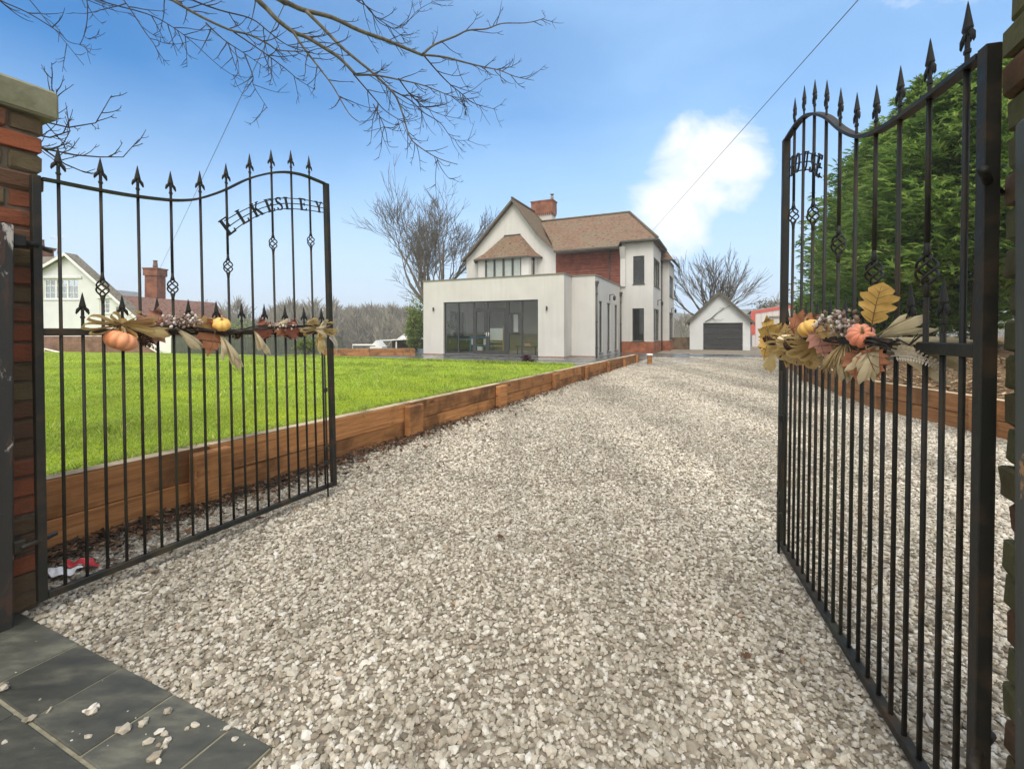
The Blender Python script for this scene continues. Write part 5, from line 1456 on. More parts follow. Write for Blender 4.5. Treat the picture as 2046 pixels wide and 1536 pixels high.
# wall pieces round the two windows
w1 = (N(87, 0).x, N(157, 0).x, nwz0, nwz1); w2 = (N(199, 0).x, N(219.5, 0).x, N(0, 626).z, N(0, 597).z)
def zroof(x): return a.z+(r.z-a.z)*(x-a.x)/(r.x-a.x) if x > a.x else a.z+(lf.z-a.z)*(x-a.x)/(lf.x-a.x)
xs_ = sorted([bl2.x, w1[0], a.x, w1[1], w2[0], w2[1], r.x])
for p, q in zip(xs_, xs_[1:]):
    hole = next((w for w in (w1, w2) if w[0] <= p+1e-6 and w[1] >= q-1e-6), None)
    if hole:
        mb2.prism([(p, YN, zb0), (q, YN, zb0), (q, YN, hole[2]), (p, YN, hole[2])], (0, .3, 0))
        mb2.prism([(p, YN, hole[3]), (q, YN, hole[3]), (q, YN, zroof(q)), (p, YN, zroof(p))], (0, .3, 0))
    else: mb2.prism([(p, YN, zb0), (q, YN, zb0), (q, YN, zroof(q)), (p, YN, zroof(p))], (0, .3, 0))
mb2.box(bl2.x, bl2.x+.3, YN+.3, YN+8, zb0, lf.z); mb2.box(r.x-.3, r.x, YN+.3, YN+.5, zb0, r.z)
mb2.build('wall', M['nbr_wall'], nb)
mb.v = []; mb.f = []; mb.sm = []
mb.box(bl2.x-.02, bl_.x+1.1, YN-.03, YN+.3, -.8, zb0-.001); mb.build('brick_base', M['brick_nbr'], nb)
window(nb, (w1[0], YN), (1, 0), 0, w1[1]-w1[0], w1[2], w1[3], 3, 3, 'upvc', .07, bars=[(w1[1]-w1[0])*f for f in (1/6, .5, 5/6)])
window(nb, (w2[0], YN), (1, 0), 0, w2[1]-w2[0], w2[2], w2[3], 1, 3, 'upvc', .06, bars=[(w2[1]-w2[0])*.5])
MB().bbox(w1[0]-.1, w1[1]+.2, YN-.06, YN-.001, w1[3]+.02, w1[3]+.14, .01).bbox(w2[0]-.12, w2[1]+.12, YN-.06, YN-.001, w2[3]+.01, w2[3]+.09, .01).build('drip_mould', M['nbr_wall'], nb)
v1, v2 = N(233, 622), N(240, 613); MB().bbox(v1.x, v2.x, YN-.05, YN-.001, v1.z, v2.z, .01).build('vent', M['coping'], nb)
mb = MB(); ov = .25
mb.slab([(a.x, YN-ov, a.z+.06), (r.x+.12, YN-ov, r.z-.05), (r.x+.12, YN+.5, r.z-.05), (a.x, YN+.5, a.z+.06)], .1)
mb.slab([(a.x, YN-ov, a.z+.06), (lf.x-.3, YN-ov, lf.z-.1), (lf.x-.3, YN+.5, lf.z-.1), (a.x, YN+.5, a.z+.06)], .1)
mb.slab([(-28.3, 29.2, 5.98), (a.x-10, 29.2, 5.98), (a.x-10, 26.6, 4.1), (-26.0, 26.6, 4.1)], .1)
mb.build('roof', M['roof_grey'], nb)
mb = MB()
for q in ((r.x+.13, r.z-.06), (lf.x-.3, lf.z-.11)): mb.prism([(a.x, YN-ov-.03, a.z+.05), (q[0], YN-ov-.03, q[1]), (q[0], YN-ov-.03, q[1]-.16), (a.x, YN-ov-.03, a.z-.11)], (0, .05, 0))
mb.build('barge_board', M['upvc'], nb)
mb = MB().slab([(-23.3, 26.9, 3.39), (-22.2, 34.5, 3.39), (-21.0, 34.5, 1.7), (-21.3, 26.4, 1.7)], .12); mb.slab([(-23.3, 26.9, 3.39), (-22.2, 34.5, 3.39), (-24, 34.6, 1.7), (-25, 27, 1.7)], .12)
mb.build('wing_roof', M['roof_nbr'], nb)
MB().prism([(-21.7, 26.4, -1), (-21.7, 34.3, -1), (-24, 34.3, -1), (-24, 26.5, -1)], (0, 0, 2.7)).build('wing_wall', M['brick_nbr'], nb)
def chim(px0, px1, py0, py1, Y, cap=True, pot=None):
    p, q = atY(px0, py1, Y), atY(px1, py0, Y); w = q.x-p.x
    mb = MB().box(p.x, q.x, Y, Y+w, p.z, q.z)
    if cap: mb.box(p.x-.07, q.x+.07, Y-.07, Y+w+.07, q.z-(.45 if not cap == 2 else .12), q.z-.01).box(p.x-.11, q.x+.11, Y-.11, Y+w+.11, q.z-.009, q.z+.07)
    c = mb.build('chimney', M['brick_chim'], nb)
    if pot: MB().lathe([(.15, 0), (.13, .3), (.11, pot-.05), (.14, pot-.04), (.14, pot)], 12, ((p.x+q.x)/2, Y+w/2, q.z+.07)).build('chimney_pot', simple('clay_pot', (.20,.12,.09), .8), c)
chim(289, 313, 537, 640, 31, 1, .55); chim(60, 84, 494, 560, 33, 2, .55)
mb = MB()
ae = atY(98, 470, 33)
mb.tube([(ae.x, 33.6, ae.z-1.3), (ae.x, 33.6, ae.z)], .02, 5).tube([(ae.x-.5, 33.6, ae.z+.0), (ae.x+.5, 33.6, ae.z-.12)], .015, 5)
for i in range(5): mb.tube([(ae.x-.4+.2*i, 33.6, ae.z-.15), (ae.x-.4+.2*i, 33.6, ae.z+.12)], .01, 4)
mb.build('aerial', M['upvc'], nb)
# steps with white balustrade beside the cottage
bs = empty('balustrade', N(315, 715, 25.2)); tag(bs, 'white sloping balustrade and panel beside the cottage steps', 'balustrade')
o = bs.location; L0 = N(286, 674, 25.2)-o; L1 = N(338, 712, 25.2)-o
mb = MB().tube([L0, L1], .05, 6).tube([L0-Vector((0,0,.35)), L1-Vector((0,0,.18))], .035, 6); mb.build('handrail', M['white_paint'], bs)
mb = MB()
for i in range(9):
    p = L0.lerp(L1, i/9); mb.tube([p, p-Vector((0, 0, .35-.017*i))], .022, 5)
mb.build('baluster', M['white_paint'], bs)
p0, p1 = N(318, 712, 25.3)-o, N(342, 671, 25.3)-o
MB().bbox(p0.x, p1.x, .1, .18, p0.z-.2, p1.z, .01).build('panel', M['white_paint'], bs)
hr = empty('handrail', N(135, 708, 24.5)); o = hr.location; tag(hr, 'low white handrail sloping down in front of the brick base', 'handrail')
mb = MB().tube([N(80, 695, 24.5)-o, N(184, 719, 24.5)-o], .045, 6).tube([N(80, 716, 24.5)-o, N(125, 724, 24.5)-o], .03, 6); mb.build('rail', M['white_paint'], hr)
mb = MB()
for px in (88, 128, 170):
    p = N(px, 695+(px-80)*.23, 24.5)-o; mb.tube([p, p-Vector((0, 0, .6))], .03, 6)
mb.build('post', M['white_paint'], hr)
# green boundary fence
fb = empty('boundary_fence', (-10, 25.0, 0)); tag(fb, 'dull green boarded fence along the back of the lawn', 'fence')
mb = MB(); x = atY(342, 0, 25).x+10; xe = atY(676, 0, 24.6).x+10
while x < xe: mb.bbox(x, x+.145, -.01, .012, -.9, .95+rnd.uniform(-.015, .015), .004); x += .15
mb.build('board', M['green_fence'], fb)
x = atY(342, 0, 25).x+10; mb = MB()
while x < xe: mb.bbox(x, x+.1, .014, .11, -.9, 1.0, .006); x += 1.8
mb.build('post', M['green_fence'], fb)

# ------------------------------------------------------------------ garage, shed, fence at the top of the drive
YG = 31.0
Oga = atY(1438, 700, YG); Oga.z = 0
ga = empty('garage', Oga, -AN); tag(ga, 'small white gabled garage with a dark door at the top of the drive', 'garage')
def gxl(px): return along(Oga, U, px)
gx0, gx1, gze, gza = gxl(1378), gxl(1499), zat(YG, 640.5), zat(YG, 586)
gm = (gx0+gx1)/2; dx0, dx1, dz = gxl(1405), gxl(1484), zat(YG, 645)
def zr_(x): return gze+(gza-gze)*(1-abs(x-gm)/((gx1-gx0)/2))
mb = MB(); xs_ = [gx0, dx0, gm, dx1, gx1]
for p, q in zip(xs_, xs_[1:]):
    z0 = dz if p >= dx0-.01 and q <= dx1+.01 else -.1
    mb.prism([(p, 0, z0), (q, 0, z0), (q, 0, zr_(q)), (p, 0, zr_(p))], (0, .25, 0))
mb.box(gx0, gx0+.2, .251, 6, -.1, gze).box(gx1-.2, gx1, .251, 6, -.1, gze).box(gx0, gx1, 6, 6.2, -.1, gze)
mb.build('wall', M['nbr_wall'], ga)
d_ = MB()
for i in range(5):
    h = (dz+.02)/5; d_.bbox(dx0+.01, dx1-.01, .10, .14, .0+h*i+.004, h*(i+1)-.004, .012)
gd_ = d_.build('door', M['dark_door'], ga); MB().tube([(gm-.08, .09, .8), (gm-.08, .06, .8), (gm+.08, .06, .8), (gm+.08, .09, .8)], .012, 6).build('handle', M['coping'], gd_)
mb = MB(); e = .28
for s, xe_ in ((-1, gx0-e), (1, gx1+e)):
    ze_ = gze-(gza-gze)*e/((gx1-gx0)/2)
    mb.slab([(gm, -.25, gza+.16), (xe_, -.25, ze_+.12), (xe_, 6.4, ze_+.12), (gm, 6.4, gza+.16)], .12)
mb.build('roof', M['roof_grey'], ga)
mb = MB()
for s, xe_ in ((-1, gx0-e), (1, gx1+e)):
    ze_ = gze-(gza-gze)*e/((gx1-gx0)/2)
    mb.prism([(gm, -.28, gza+.15), (xe_, -.28, ze_+.11), (xe_, -.28, ze_-.1), (gm, -.28, gza-.06)], (0, .06, 0))
mb.build('barge_board', M['soffit'], ga)
cr = empty('climbing_stem', Oga-V*.02, -AN); tag(cr, 'bare climbing stem straggling over the garage wall above its door', 'climber')
mb = MB(); q = lambda px, py: (gxl(px), -.05+rnd.uniform(-.02, .0), zat(YG, py))
mb.tube([q(1409,643), q(1420,637), q(1433,625), q(1447,616), q(1460,611)], [.03,.028,.022,.016,.008], 6).tube([q(1423,636), q(1430,640), q(1440,640)], [.022,.018,.008], 6).tube([q(1447,616), q(1437,616)], [.014,.007], 5).tube([q(1440,640), q(1446,637)], [.012,.005], 5)
mb.build('stem', M['twig'], cr)
YS = 37.0
Osh = atY(1580, 690, YS); Osh.z = 0
sh = empty('steel_shed', Osh, -AN); tag(sh, 'pale ribbed metal shed with red roof trim and a roller door', 'shed')
S = lambda px, py: (along(Osh, U, px), zat(YS, py))
sx0, sx1 = S(1503, 0)[0], S(1642, 0)[0]; sa = S(1578, 612); se = S(0, 622)[1]
rx0, rx1, rz_ = S(1538, 0)[0], S(1616, 0)[0], S(0, 634)[1]
mb = MB()
for p, q in zip([sx0, rx0, sa[0], rx1, sx1], [rx0, sa[0], rx1, sx1]):
    zt_ = lambda x: se+(sa[1]-se)*(1-abs(x-sa[0])/((sx1-sx0)/2)); z0 = rz_ if p >= rx0-.01 and q <= rx1+.01 else -.2
    mb.prism([(p, 0, z0), (q, 0, z0), (q, 0, zt_(q)), (p, 0, zt_(p))], (0, .12, 0))
mb.box(sx0, sx0+.12, .121, 9, -.2, se).box(sx1-.12, sx1, .121, 9, -.2, se); mb.build('cladding', M['cladding'], sh)
mb = MB()
for xe_ in (sx0-.06, sx1+.06):
    mb.prism([(sa[0], -.05, sa[1]+.1), (xe_, -.05, se+.08), (xe_, -.05, se-.17), (sa[0], -.05, sa[1]-.14)], (0, .04, 0))
mb.box(sx0-.10, sx0+.22, -.045, -.001, 1.0, se+.0); mb.build('red_trim', M['red_trim'], sh)
mb = MB().slab([(sa[0], -.06, sa[1]+.14), (sx0-.12, -.06, se+.1), (sx0-.12, 9.2, se+.1), (sa[0], 9.2, sa[1]+.14)], .03).slab([(sa[0], -.06, sa[1]+.14), (sx1+.12, -.06, se+.1), (sx1+.12, 9.2, se+.1), (sa[0], 9.2, sa[1]+.14)], .03)
mb.build('roof', M['cladding'], sh)
mb = MB()
for i in range(18): h = (rz_+.1)/18; mb.bbox(rx0+.06, rx1-.06, .05, .085, -.1+h*i, -.1+h*(i+1)-.004, .006)
rd = mb.build('roller_door', M['roller'], sh); MB().box(rx0-.06, rx0+.058, -.03, .1, -.1, rz_).box(rx1-.058, rx1+.06, -.03, .1, -.1, rz_).box(rx0-.06, rx1+.06, -.03, .1, rz_+.001, rz_+.12).build('door_frame', M['coping'], rd)
po = empty('bollard_post', atY(1532, 694, 33)); po.location.z = 0; tag(po, 'short grey-green post standing in front of the metal shed', 'post')
MB().bbox(-.13, .13, -.13, .13, -.1, 1.25, .012).bbox(-.15, .15, -.15, .15, 1.251, 1.30, .01).build('shaft', M['capstone'], po)
fe = empty('panel_fence', atY(1362, 699, 32)); fe.location.z = 0; tag(fe, 'brown timber fence panel between the house and the garage', 'fence'); o = fe.location
mb = MB(); x0 = atY(1340, 0, 32).x-o.x; x1 = atY(1380, 0, 32).x-o.x; i = 0
while x0+.16*i < x1: mb.bbox(x0+.16*i, x0+.16*i+.152, -.01, .015, -.1, .80, .004); i += 1
mb.build('board', M['fence'], fe); MB().bbox(x0, x1, -.03, -.011, .79, .84, .004).bbox(x0, x1, -.03, -.011, .1, .15, .004).build('rail', M['fence'], fe)
# far canopy and low white things behind the back sleeper wall
cp = empty('canopy', (-7.5, 36, 0)); tag(cp, 'low open-sided canopy with a pale flat roof behind the back sleeper wall', 'canopy'); YC = 36
c = lambda px, py: (atY(px, py, YC).x+7.5, 0, zat(YC, py))
p0, p1 = c(750, 682), c(846, 677)
MB().prism([(p0[0], 0, p0[2]), (p1[0], 0, p1[2]), (p1[0], 0, p1[2]+.08), (p0[0], 0, p0[2]+.08)], (0, 4, 0)).build('roof', M['white_paint'], cp)
for px in (757, 791, 828): x = c(px, 0)[0]; MB().bbox(x-.05, x+.05, .1, .2, -2.2, .45, .01).build('post', M['white_paint'], cp)
MB().box(p0[0]+.3, p1[0], 3.8, 3.9, -2.2, .5).build('back_panel', M['fence'], cp)
tn = empty('white_tent', atY(751, 690, 34)); tag(tn, 'tiny white peaked shelter beside the canopy', 'tent'); tn.location.z = -.9
MB().prism([(-.5, 0, 0), (.5, 0, 0), (.45, 0, 1.0), (0, 0, 1.5), (-.45, 0, 1.0)], (0, 1.4, 0)).build('cover', M['white_paint'], tn)
gp_ = empty('goal_frame', atY(728, 690, 34)); tag(gp_, 'small white goal frame beyond the back sleeper wall', 'goal'); gp_.location.z = -.6
MB().tube([(-.85, 0, 0), (-.85, 0, .85), (.85, 0, .85), (.85, 0, 0)], .07, 6).build('frame', M['white_paint'], gp_)
cb_ = empty('cabin', atY(808, 680, 40)); tag(cb_, 'little gabled outbuilding peeping over the canopy roof', 'cabin'); cb_.location.z = -1.5
MB().prism([(-.9, 0, 0), (.9, 0, 0), (.9, 0, 1.95), (0, 0, 2.6), (-.9, 0, 1.95)], (0, 2, 0)).build('wall', M['upvc'], cb_); MB().slab([(0, -.1, 2.72), (-1.05, -.1, 1.95), (-1.05, 2.1, 1.95), (0, 2.1, 2.72)], .06).slab([(0, -.1, 2.72), (1.05, -.1, 1.95), (1.05, 2.1, 1.95), (0, 2.1, 2.72)], .06).build('roof', M['soffit'], cb_)
# white-topped marker at the end of the wall
wq = gnd(1298, 728); mk = empty('marker_post', (wq.x, wq.y, 0)); tag(mk, 'stubby post with a white cap at the far end of the sleeper wall', 'marker post')
MB().bbox(-.07, .07, -.07, .07, 0, .33, .01).build('shaft', M['sleeper'], mk); MB().bbox(-.10, .10, -.10, .10, .331, .40, .02).build('cap', M['white_plastic'], mk)
# litter behind the left gate
q = gnd(118, 1166); lt = empty('litter_bag', (q.x-.02, q.y+.10, 0)); tag(lt, 'crumpled red and white plastic bag on the ground behind the left gate', 'litter')
def sheet(x0, x1, y0, y1, z, amp, mat, name):
    mb = MB(); n = 14
    for j in range(n+1):
        for i in range(n+1):
            x = x0+(x1-x0)*i/n; y = y0+(y1-y0)*j/n; e = min(i, j, n-i, n-j)/n
            mb.v.append((x+.01*math.sin(y*70), y+.01*math.sin(x*60), z+amp*(math.sin(x*41+1)*math.sin(y*37)+.6*math.sin(x*90+y*60))*.5+amp*.9*e))
    for j in range(n):
        for i in range(n): a = j*(n+1)+i; mb.f.append((a, a+1, a+n+2, a+n+1)); mb.sm.append(True)
    mb.build(name, M[mat], lt)
sheet(-.10, .04, -.08, .0, .03, .018, 'white_plastic', 'white_side'); sheet(-.09, .09, .003, .06, .035, .025, 'red_plastic', 'red_side')
# ------------------------------------------------------------------ trees
def limb_twigs(mb, pts, radii, n, ln, r, depthj=.25, sag=.0, up=.5, levels=1, t0=.15):
    P = [Vector(p) for p in pts]
    for _ in range(n):
        t = t0+(1-t0)*rnd.random(); q = t*(len(P)-1); i = min(int(q), len(P)-2); f = q-i
        p = P[i].lerp(P[i+1], f); d = (P[i+1]-P[i]).normalized()
        s = rnd.choice((-1, 1)); a = rnd.uniform(.35, 1.0)*s
        # rotate within the plane roughly facing sideways, plus scatter in depth
        nd = Vector((d.x*math.cos(a)-d.z*math.sin(a), d.y+rnd.uniform(-.5, .5), d.x*math.sin(a)+d.z*math.cos(a))).normalized()
        l = ln*rnd.uniform(.45, 1.25)*(1.05-.5*t); K = 6; tw = [p]; c = nd.copy()
        for k in range(K):
            c = (c+Vector((rnd.uniform(-.14,.14), rnd.uniform(-.14,.14), rnd.uniform(-.14,.14)-sag+up*(k/K)**1.5*.55))).normalized()
            tw.append(tw[-1]+c*l/K)
        rr = min(r, radii[i]*.75)
        mb.tube(tw, [rr*(1-.8*k/K)+.0011 for k in range(K+1)], 4, cap=False)
        if levels:
            limb_twigs(mb, tw, [rr]*(K+1), rnd.randint(1, 3), l*.42, rr*.6, depthj, sag, up, levels-1, .3)
HUB = Vector((-3.9, 4.3, 6.3))
LIMBS = [ # (depth start, depth end, radius start, radius end, twigs, photo path)
 (4.9, 5.6, .036, .017, 8, [(480,-60),(560,0),(576,6),(607,20),(662,35),(717,61),(771,80),(800,94),(846,109)]),
 (5.6, 6.2, .015, .003, 12, [(846,109),(868,90),(910,72),(935,63),(972,59),(1004,47),(1051,46),(1086,37),(1089,32)]),
 (5.6, 5.3, .014, .003, 14, [(846,109),(888,113),(932,126),(967,136),(997,142),(1029,153),(1068,160)]),
 (5.6, 5.9, .010, .003, 14, [(846,111),(873,141),(898,168),(923,188),(945,205),(994,220)]),
 (4.7, 5.0, .033, .016, 10, [(450,-70),(515,0),(533,16),(556,41),(586,65),(615,76),(654,100),(680,117),(711,149)]),
 (5.0, 5.5, .013, .003, 20, [(711,149),(750,151),(796,158),(848,171),(905,193),(947,198)]),
 (5.0, 4.8, .009, .003, 10, [(707,149),(747,195),(769,220),(809,245)]),
 (4.8, 4.7, .006, .002, 7, [(747,208),(762,240),(771,265),(776,290),(797,293)]),
 (5.0, 5.3, .020, .004, 16, [(611,23),(648,59),(683,94),(713,121),(748,149),(781,180),(793,199),(806,230),(816,267),(831,289),(873,314),(915,329)]),
 (5.2, 5.1, .005, .002, 4, [(873,314),(880,335),(897,357),(911,355)]),
 (5.15, 5.5, .009, .002, 14, [(781,180),(820,200),(845,225),(880,245),(905,278),(935,280)]),
 (5.1, 5.7, .008, .002, 14, [(796,158),(820,190),(850,215),(885,232),(930,240)]),
 (4.8, 4.6, .014, .003, 9, [(586,65),(609,98),(638,137),(666,172),(697,225),(719,244)]),
 (4.5, 4.9, .020, .005, 12, [(280,-40),(344,0),(397,32),(456,59),(498,68),(537,90),(556,100),(605,102)]),
 (4.6, 4.7, .012, .004, 10, [(320,-30),(385,0),(439,21),(502,37),(540,66),(575,90),(620,105)]),
 (4.6, 4.4, .008, .002, 9, [(412,45),(445,78),(490,109),(537,141)]),
 (4.5, 4.4, .006, .002, 6, [(490,109),(504,152),(507,172),(535,217)]),
 (4.7, 4.5, .008, .002, 10, [(468,64),(525,106),(570,137),(596,158),(629,180)]),
 (4.3, 4.5, .009, .002, 14, [(140,-40),(196,0),(292,27),(337,50),(383,82),(437,132),(480,160)]),
 (4.3, 4.2, .006, .002, 6, [(240,-10),(260,18),(292,68),(310,91),(326,130)]),
 (4.0, 4.1, .009, .002, 8, [(-30,-25),(0,2),(59,27),(114,64),(137,82),(173,91)]),
 (4.05, 4.0, .006, .002, 5, [(20,-40),(59,0),(96,46),(120,72),(168,132)]),
 (4.1, 4.1, .006, .002, 6, [(160,-40),(173,0),(171,40),(168,70),(182,80)]),
 (5.2, 5.6, .009, .002, 14, [(690,-20),(735,15),(760,45),(800,55),(835,22),(870,0)]),
 (5.4, 5.8, .008, .002, 12, [(715,-10),(745,28),(790,60),(808,80)]),
]
ot = empty('overhanging_tree', (-5.2, 3.6, 0)); tag(ot, 'bare tree reaching in from the upper left over the gates', 'tree'); oo = ot.location
def J(p, j): return p+Vector((rnd.uniform(-j, j), rnd.uniform(-j*2, j*2), rnd.uniform(-j, j)))
mb = MB().tube([Vector((0,0,-.1)), Vector((.05,.05,1.2)), Vector((.1,-.05,2.6)), Vector((.25,.1,4.2)), Vector((.6,.3,5.4)), HUB-oo], [.24,.19,.17,.15,.12,.07], 12)
tk = mb.build('trunk', M['bark_lichen'], ot)
bm_, tm_ = MB(), MB()
for (ya, yb, ra, rb, nt_, path) in LIMBS:
    n = len(path); pts = [atY(px, py, ya+(yb-ya)*i/(n-1)) for i, (px, py) in enumerate(path)]
    if path[0][1] < -15: pts = [HUB.lerp(pts[0], .0), HUB.lerp(pts[0], .5)+Vector((0, 0, .25))]+pts
    pts = [J(p, .006)-oo for p in pts]
    m = len(pts); rad = [ra+(rb-ra)*(i/(m-1))**.9 for i in range(m)]
    # smooth the polyline
    sm, sr = [], []
    for i in range(m-1):
        p0, p1, p2, p3 = pts[max(i-1,0)], pts[i], pts[i+1], pts[min(i+2,m-1)]
        for k in range(4):
            t = k/4; sm.append(.5*((2*p1)+(p2-p0)*t+(2*p0-5*p1+4*p2-p3)*t*t+(3*p1-p0-3*p2+p3)*t**3)); sr.append(rad[i]+(rad[i+1]-rad[i])*t)
    sm.append(pts[-1]); sr.append(rad[-1])
    (bm_ if ra > .012 else tm_).tube(sm, sr, 7 if ra > .012 else 5)
    limb_twigs(tm_, sm, sr, nt_, .42, .0045, .25, .02, .55, 1, .25 if path[0][1] < -15 else .1)
bm_.build('limb', M['bark_lichen'], ot); tm_.build('crown', M['twig'], ot)
# small bare tree behind the left pillar
s2 = empty('bare_tree', (-4.45, 4.1, 0)); tag(s2, 'slim bare tree poking out from behind the left brick pillar', 'tree'); oo = s2.location
MB().tube([Vector((0,0,.2)), Vector((.03,0,1.3)), Vector((-.02,.03,2.4)), Vector((.05,0,3.3))], [.06,.05,.04,.02], 8).build('trunk', M['bark'], s2)
mb = MB()
for path in ([(60,262),(82,242),(137,255),(191,246),(223,191)], [(50,280),(82,296),(150,310),(200,314),(246,314),(278,278)], [(60,270),(86,297),(130,328),(170,345),(190,338)], [(60,250),(95,232),(104,190),(103,155)], [(70,255),(100,240),(115,205),(112,178)], [(60,268),(100,275),(140,262),(130,232)], [(60,285),(95,300),(125,290),(140,262)]):
    pts = [atY(px, py, 4.1+rnd.uniform(-.1, .1))-oo for px, py in path]; pts = [Vector((0, 0, pts[0].z-.25))]+pts
    mb.tube(pts, [.012-.0095*i/(len(pts)-1) for i in range(len(pts))], 5); limb_twigs(mb, pts, [.006]*len(pts), 6, .28, .0035, .2, 0, .6, 1, .3)
mb.build('crown', M['twig'], s2)
# free-standing bare trees
def grow(mb, p, d, ln, r, lev, spread, upb, nb, minr=.012, maxlev=5):
    K = 4; pts = [p]; c = d.copy(); rs = [r]
    for k in range(K):
        c = (c+Vector((rnd.gauss(0, .10), rnd.gauss(0, .10), rnd.gauss(0, .08)+upb*.10))).normalized()
        pts.append(pts[-1]+c*ln/K); rs.append(max(minr*.6, r*(1-.42*(k+1)/K)))
    mb.tube(pts, rs, 6 if lev < 2 else (4 if lev < 4 else 3), cap=False)
    if lev >= maxlev: return
    for i in range(nb+(1 if rnd.random() < .4 else 0)):
        k = K if i == 0 else rnd.randint(1, K); a = rnd.uniform(0, 2*math.pi); s = spread*rnd.uniform(.5, 1.25)*(1 if i else .5)
        o = c.orthogonal().normalized(); w = c.cross(o)
        nd = (c*math.cos(s)+(o*math.cos(a)+w*math.sin(a))*math.sin(s)).normalized()
        grow(mb, pts[k], nd, ln*rnd.uniform(.62, .88), max(minr, rs[k]*(.75 if i == 0 else .55)), lev+1, spread, upb, nb, minr, maxlev)
def bare_tree(label, base, trunk_h, tr, stems, ln, spread, upb, nb, mat, minr, maxlev):
    root = empty('bare_tree', base); tag(root, label, 'tree', 'bare winter trees')
    MB().tube([(0,0,-1.5), (0,0,trunk_h*.5), (.05,0,trunk_h)], [tr*1.25, tr, tr*.85], 10).build('trunk', M[mat], root)
    mb = MB()
    for d in stems: grow(mb, Vector((.0, 0, trunk_h*.9)), Vector(d).normalized(), ln, tr*.55, 0, spread, upb, nb, minr, maxlev)
    mb.build('crown', M[mat], root); return root
rnd.seed(21)
b1 = atY(868, 640, 38); b1.z = -.5
bare_tree('tall bare tree with several limbs behind the left end of the house', b1, 3.4, .42, [(-.75,.1,.75),(-.45,-.2,1),(-.22,.3,1),(-.03,.2,1.1),(.22,-.2,1.05),(.5,.1,.95)], 3.5, .46, .42, 3, 'bark_far', .017, 5)
b2_ = atY(1424, 640, 41); b2_.z = -.3
rnd.seed(5)
bare_tree('fan-shaped bare tree rising behind the white garage', b2_, 2.4, .28, [(-.95,0,.55),(-.65,.2,.8),(-.35,-.2,1),(-.12,.2,1.1),(.12,-.2,1.1),(.38,.2,1),(.68,0,.8),(.95,.2,.5),(-.2,.6,.9),(.2,-.6,.9)], 2.25, .24, .30, 3, 'bark_far', .015, 4)
rnd.seed(9)
# conifers beyond the bark bank
def conifer(label, x, y, z0, H, Rb, ns, seed, zlow=.9):
    g = np.random.default_rng(seed); root = empty('conifer', (x, y, z0)); tag(root, label, 'conifer tree', 'tall conifers on the bark bank')
    MB().tube([(0,0,-.3), (.04,.02,H*.3), (0,0,H*.6), (0,0,H*.97)], [.17,.13,.08,.02], 9).build('trunk', M['bark_fir'], root)
    ns = int(ns*2.1); nbr = int(ns/40)
    hz = zlow+(H-zlow)*g.uniform(0, 1, nbr)**1.15; az = g.uniform(0, 2*np.pi, nbr)
    rel = (hz-zlow)/(H-zlow)
    Rr_ = Rb*(1-rel**2.2)**.75*g.uniform(.62, 1.22, nbr)+.15
    bi = g.integers(0, nbr, ns); s = g.uniform(.12, 1.0, ns)**.62
    rad = Rr_[bi]*s; aa = az[bi]+g.normal(0, .16, ns)/(s+.25)
    lift = .28*Rr_[bi]*(s**1.4)-.10*s
    px_ = np.cos(aa)*rad; py_ = np.sin(aa)*rad; pz = hz[bi]+lift+g.normal(0, .10, ns)
    d = np.stack([np.cos(aa+g.normal(0, .5, ns)), np.sin(aa+g.normal(0, .5, ns)), .28+g.normal(0, .32, ns)], 1); d /= np.linalg.norm(d, axis=1)[:, None]
    L_ = g.uniform(.11, .38, ns)
    side = np.cross(d, np.array([0, 0, 1.0])+g.normal(0, .4, (ns, 3))); side /= np.linalg.norm(side, axis=1)[:, None]
    up_ = np.cross(side, d)
    base = np.stack([px_, py_, pz], 1); Vs = []; 
    for (off, rot, ll) in ((0, 0, 1.0), (.22, .75, .55), (.22, -.75, .55), (.48, .6, .42), (.48, -.6, .42)):
        b = base+d*(L_*off)[:, None]; dd = d*math.cos(rot)+side*math.sin(rot); ss = side*math.cos(rot)-d*math.sin(rot)
        l = (L_*ll)[:, None]; w = l*.11
        tip = b+dd*l+np.array([0, 0, -.12])*l; m_ = b+dd*l*.45+up_*l*.04
        Vs.append(np.stack([b, m_+ss*w, tip, m_-ss*w], 1))
    Vv = np.concatenate(Vs, 0); n = len(Vv)
    np_mesh('crown', Vv.reshape(-1, 3), (np.arange(n)*4)[:, None]+np.arange(4)[None], M['conifer'], root)
for i, (lb, x, y, H, Rb, ns) in enumerate((
    ('nearest conifer on the bank, its dark trunk bare at the foot beside the gate stile', 8.9, 8.75, 5.55, 1.75, 7000),
    ('second conifer from the gate, bushy and tall above the oak leaf', 10.1, 11.2, 6.6, 1.9, 7000),
    ('broad conifer in the middle of the row of conifers', 11.6, 14.2, 6.9, 2.1, 6500),
    ('conifer next but one to the far end of the row', 13.4, 17.4, 6.9, 1.9, 5500),
    ('conifer just before the last one of the row, darker and narrower', 15.2, 20.6, 6.8, 1.8, 5000),
    ('farthest conifer of the row, beside the red-trimmed shed', 17.3, 24.0, 6.4, 1.7, 5000))):
    conifer(lb, x, y, .55 if i < 3 else .3, H, Rb, ns, 40+i, 1.3 if i == 0 else .5)
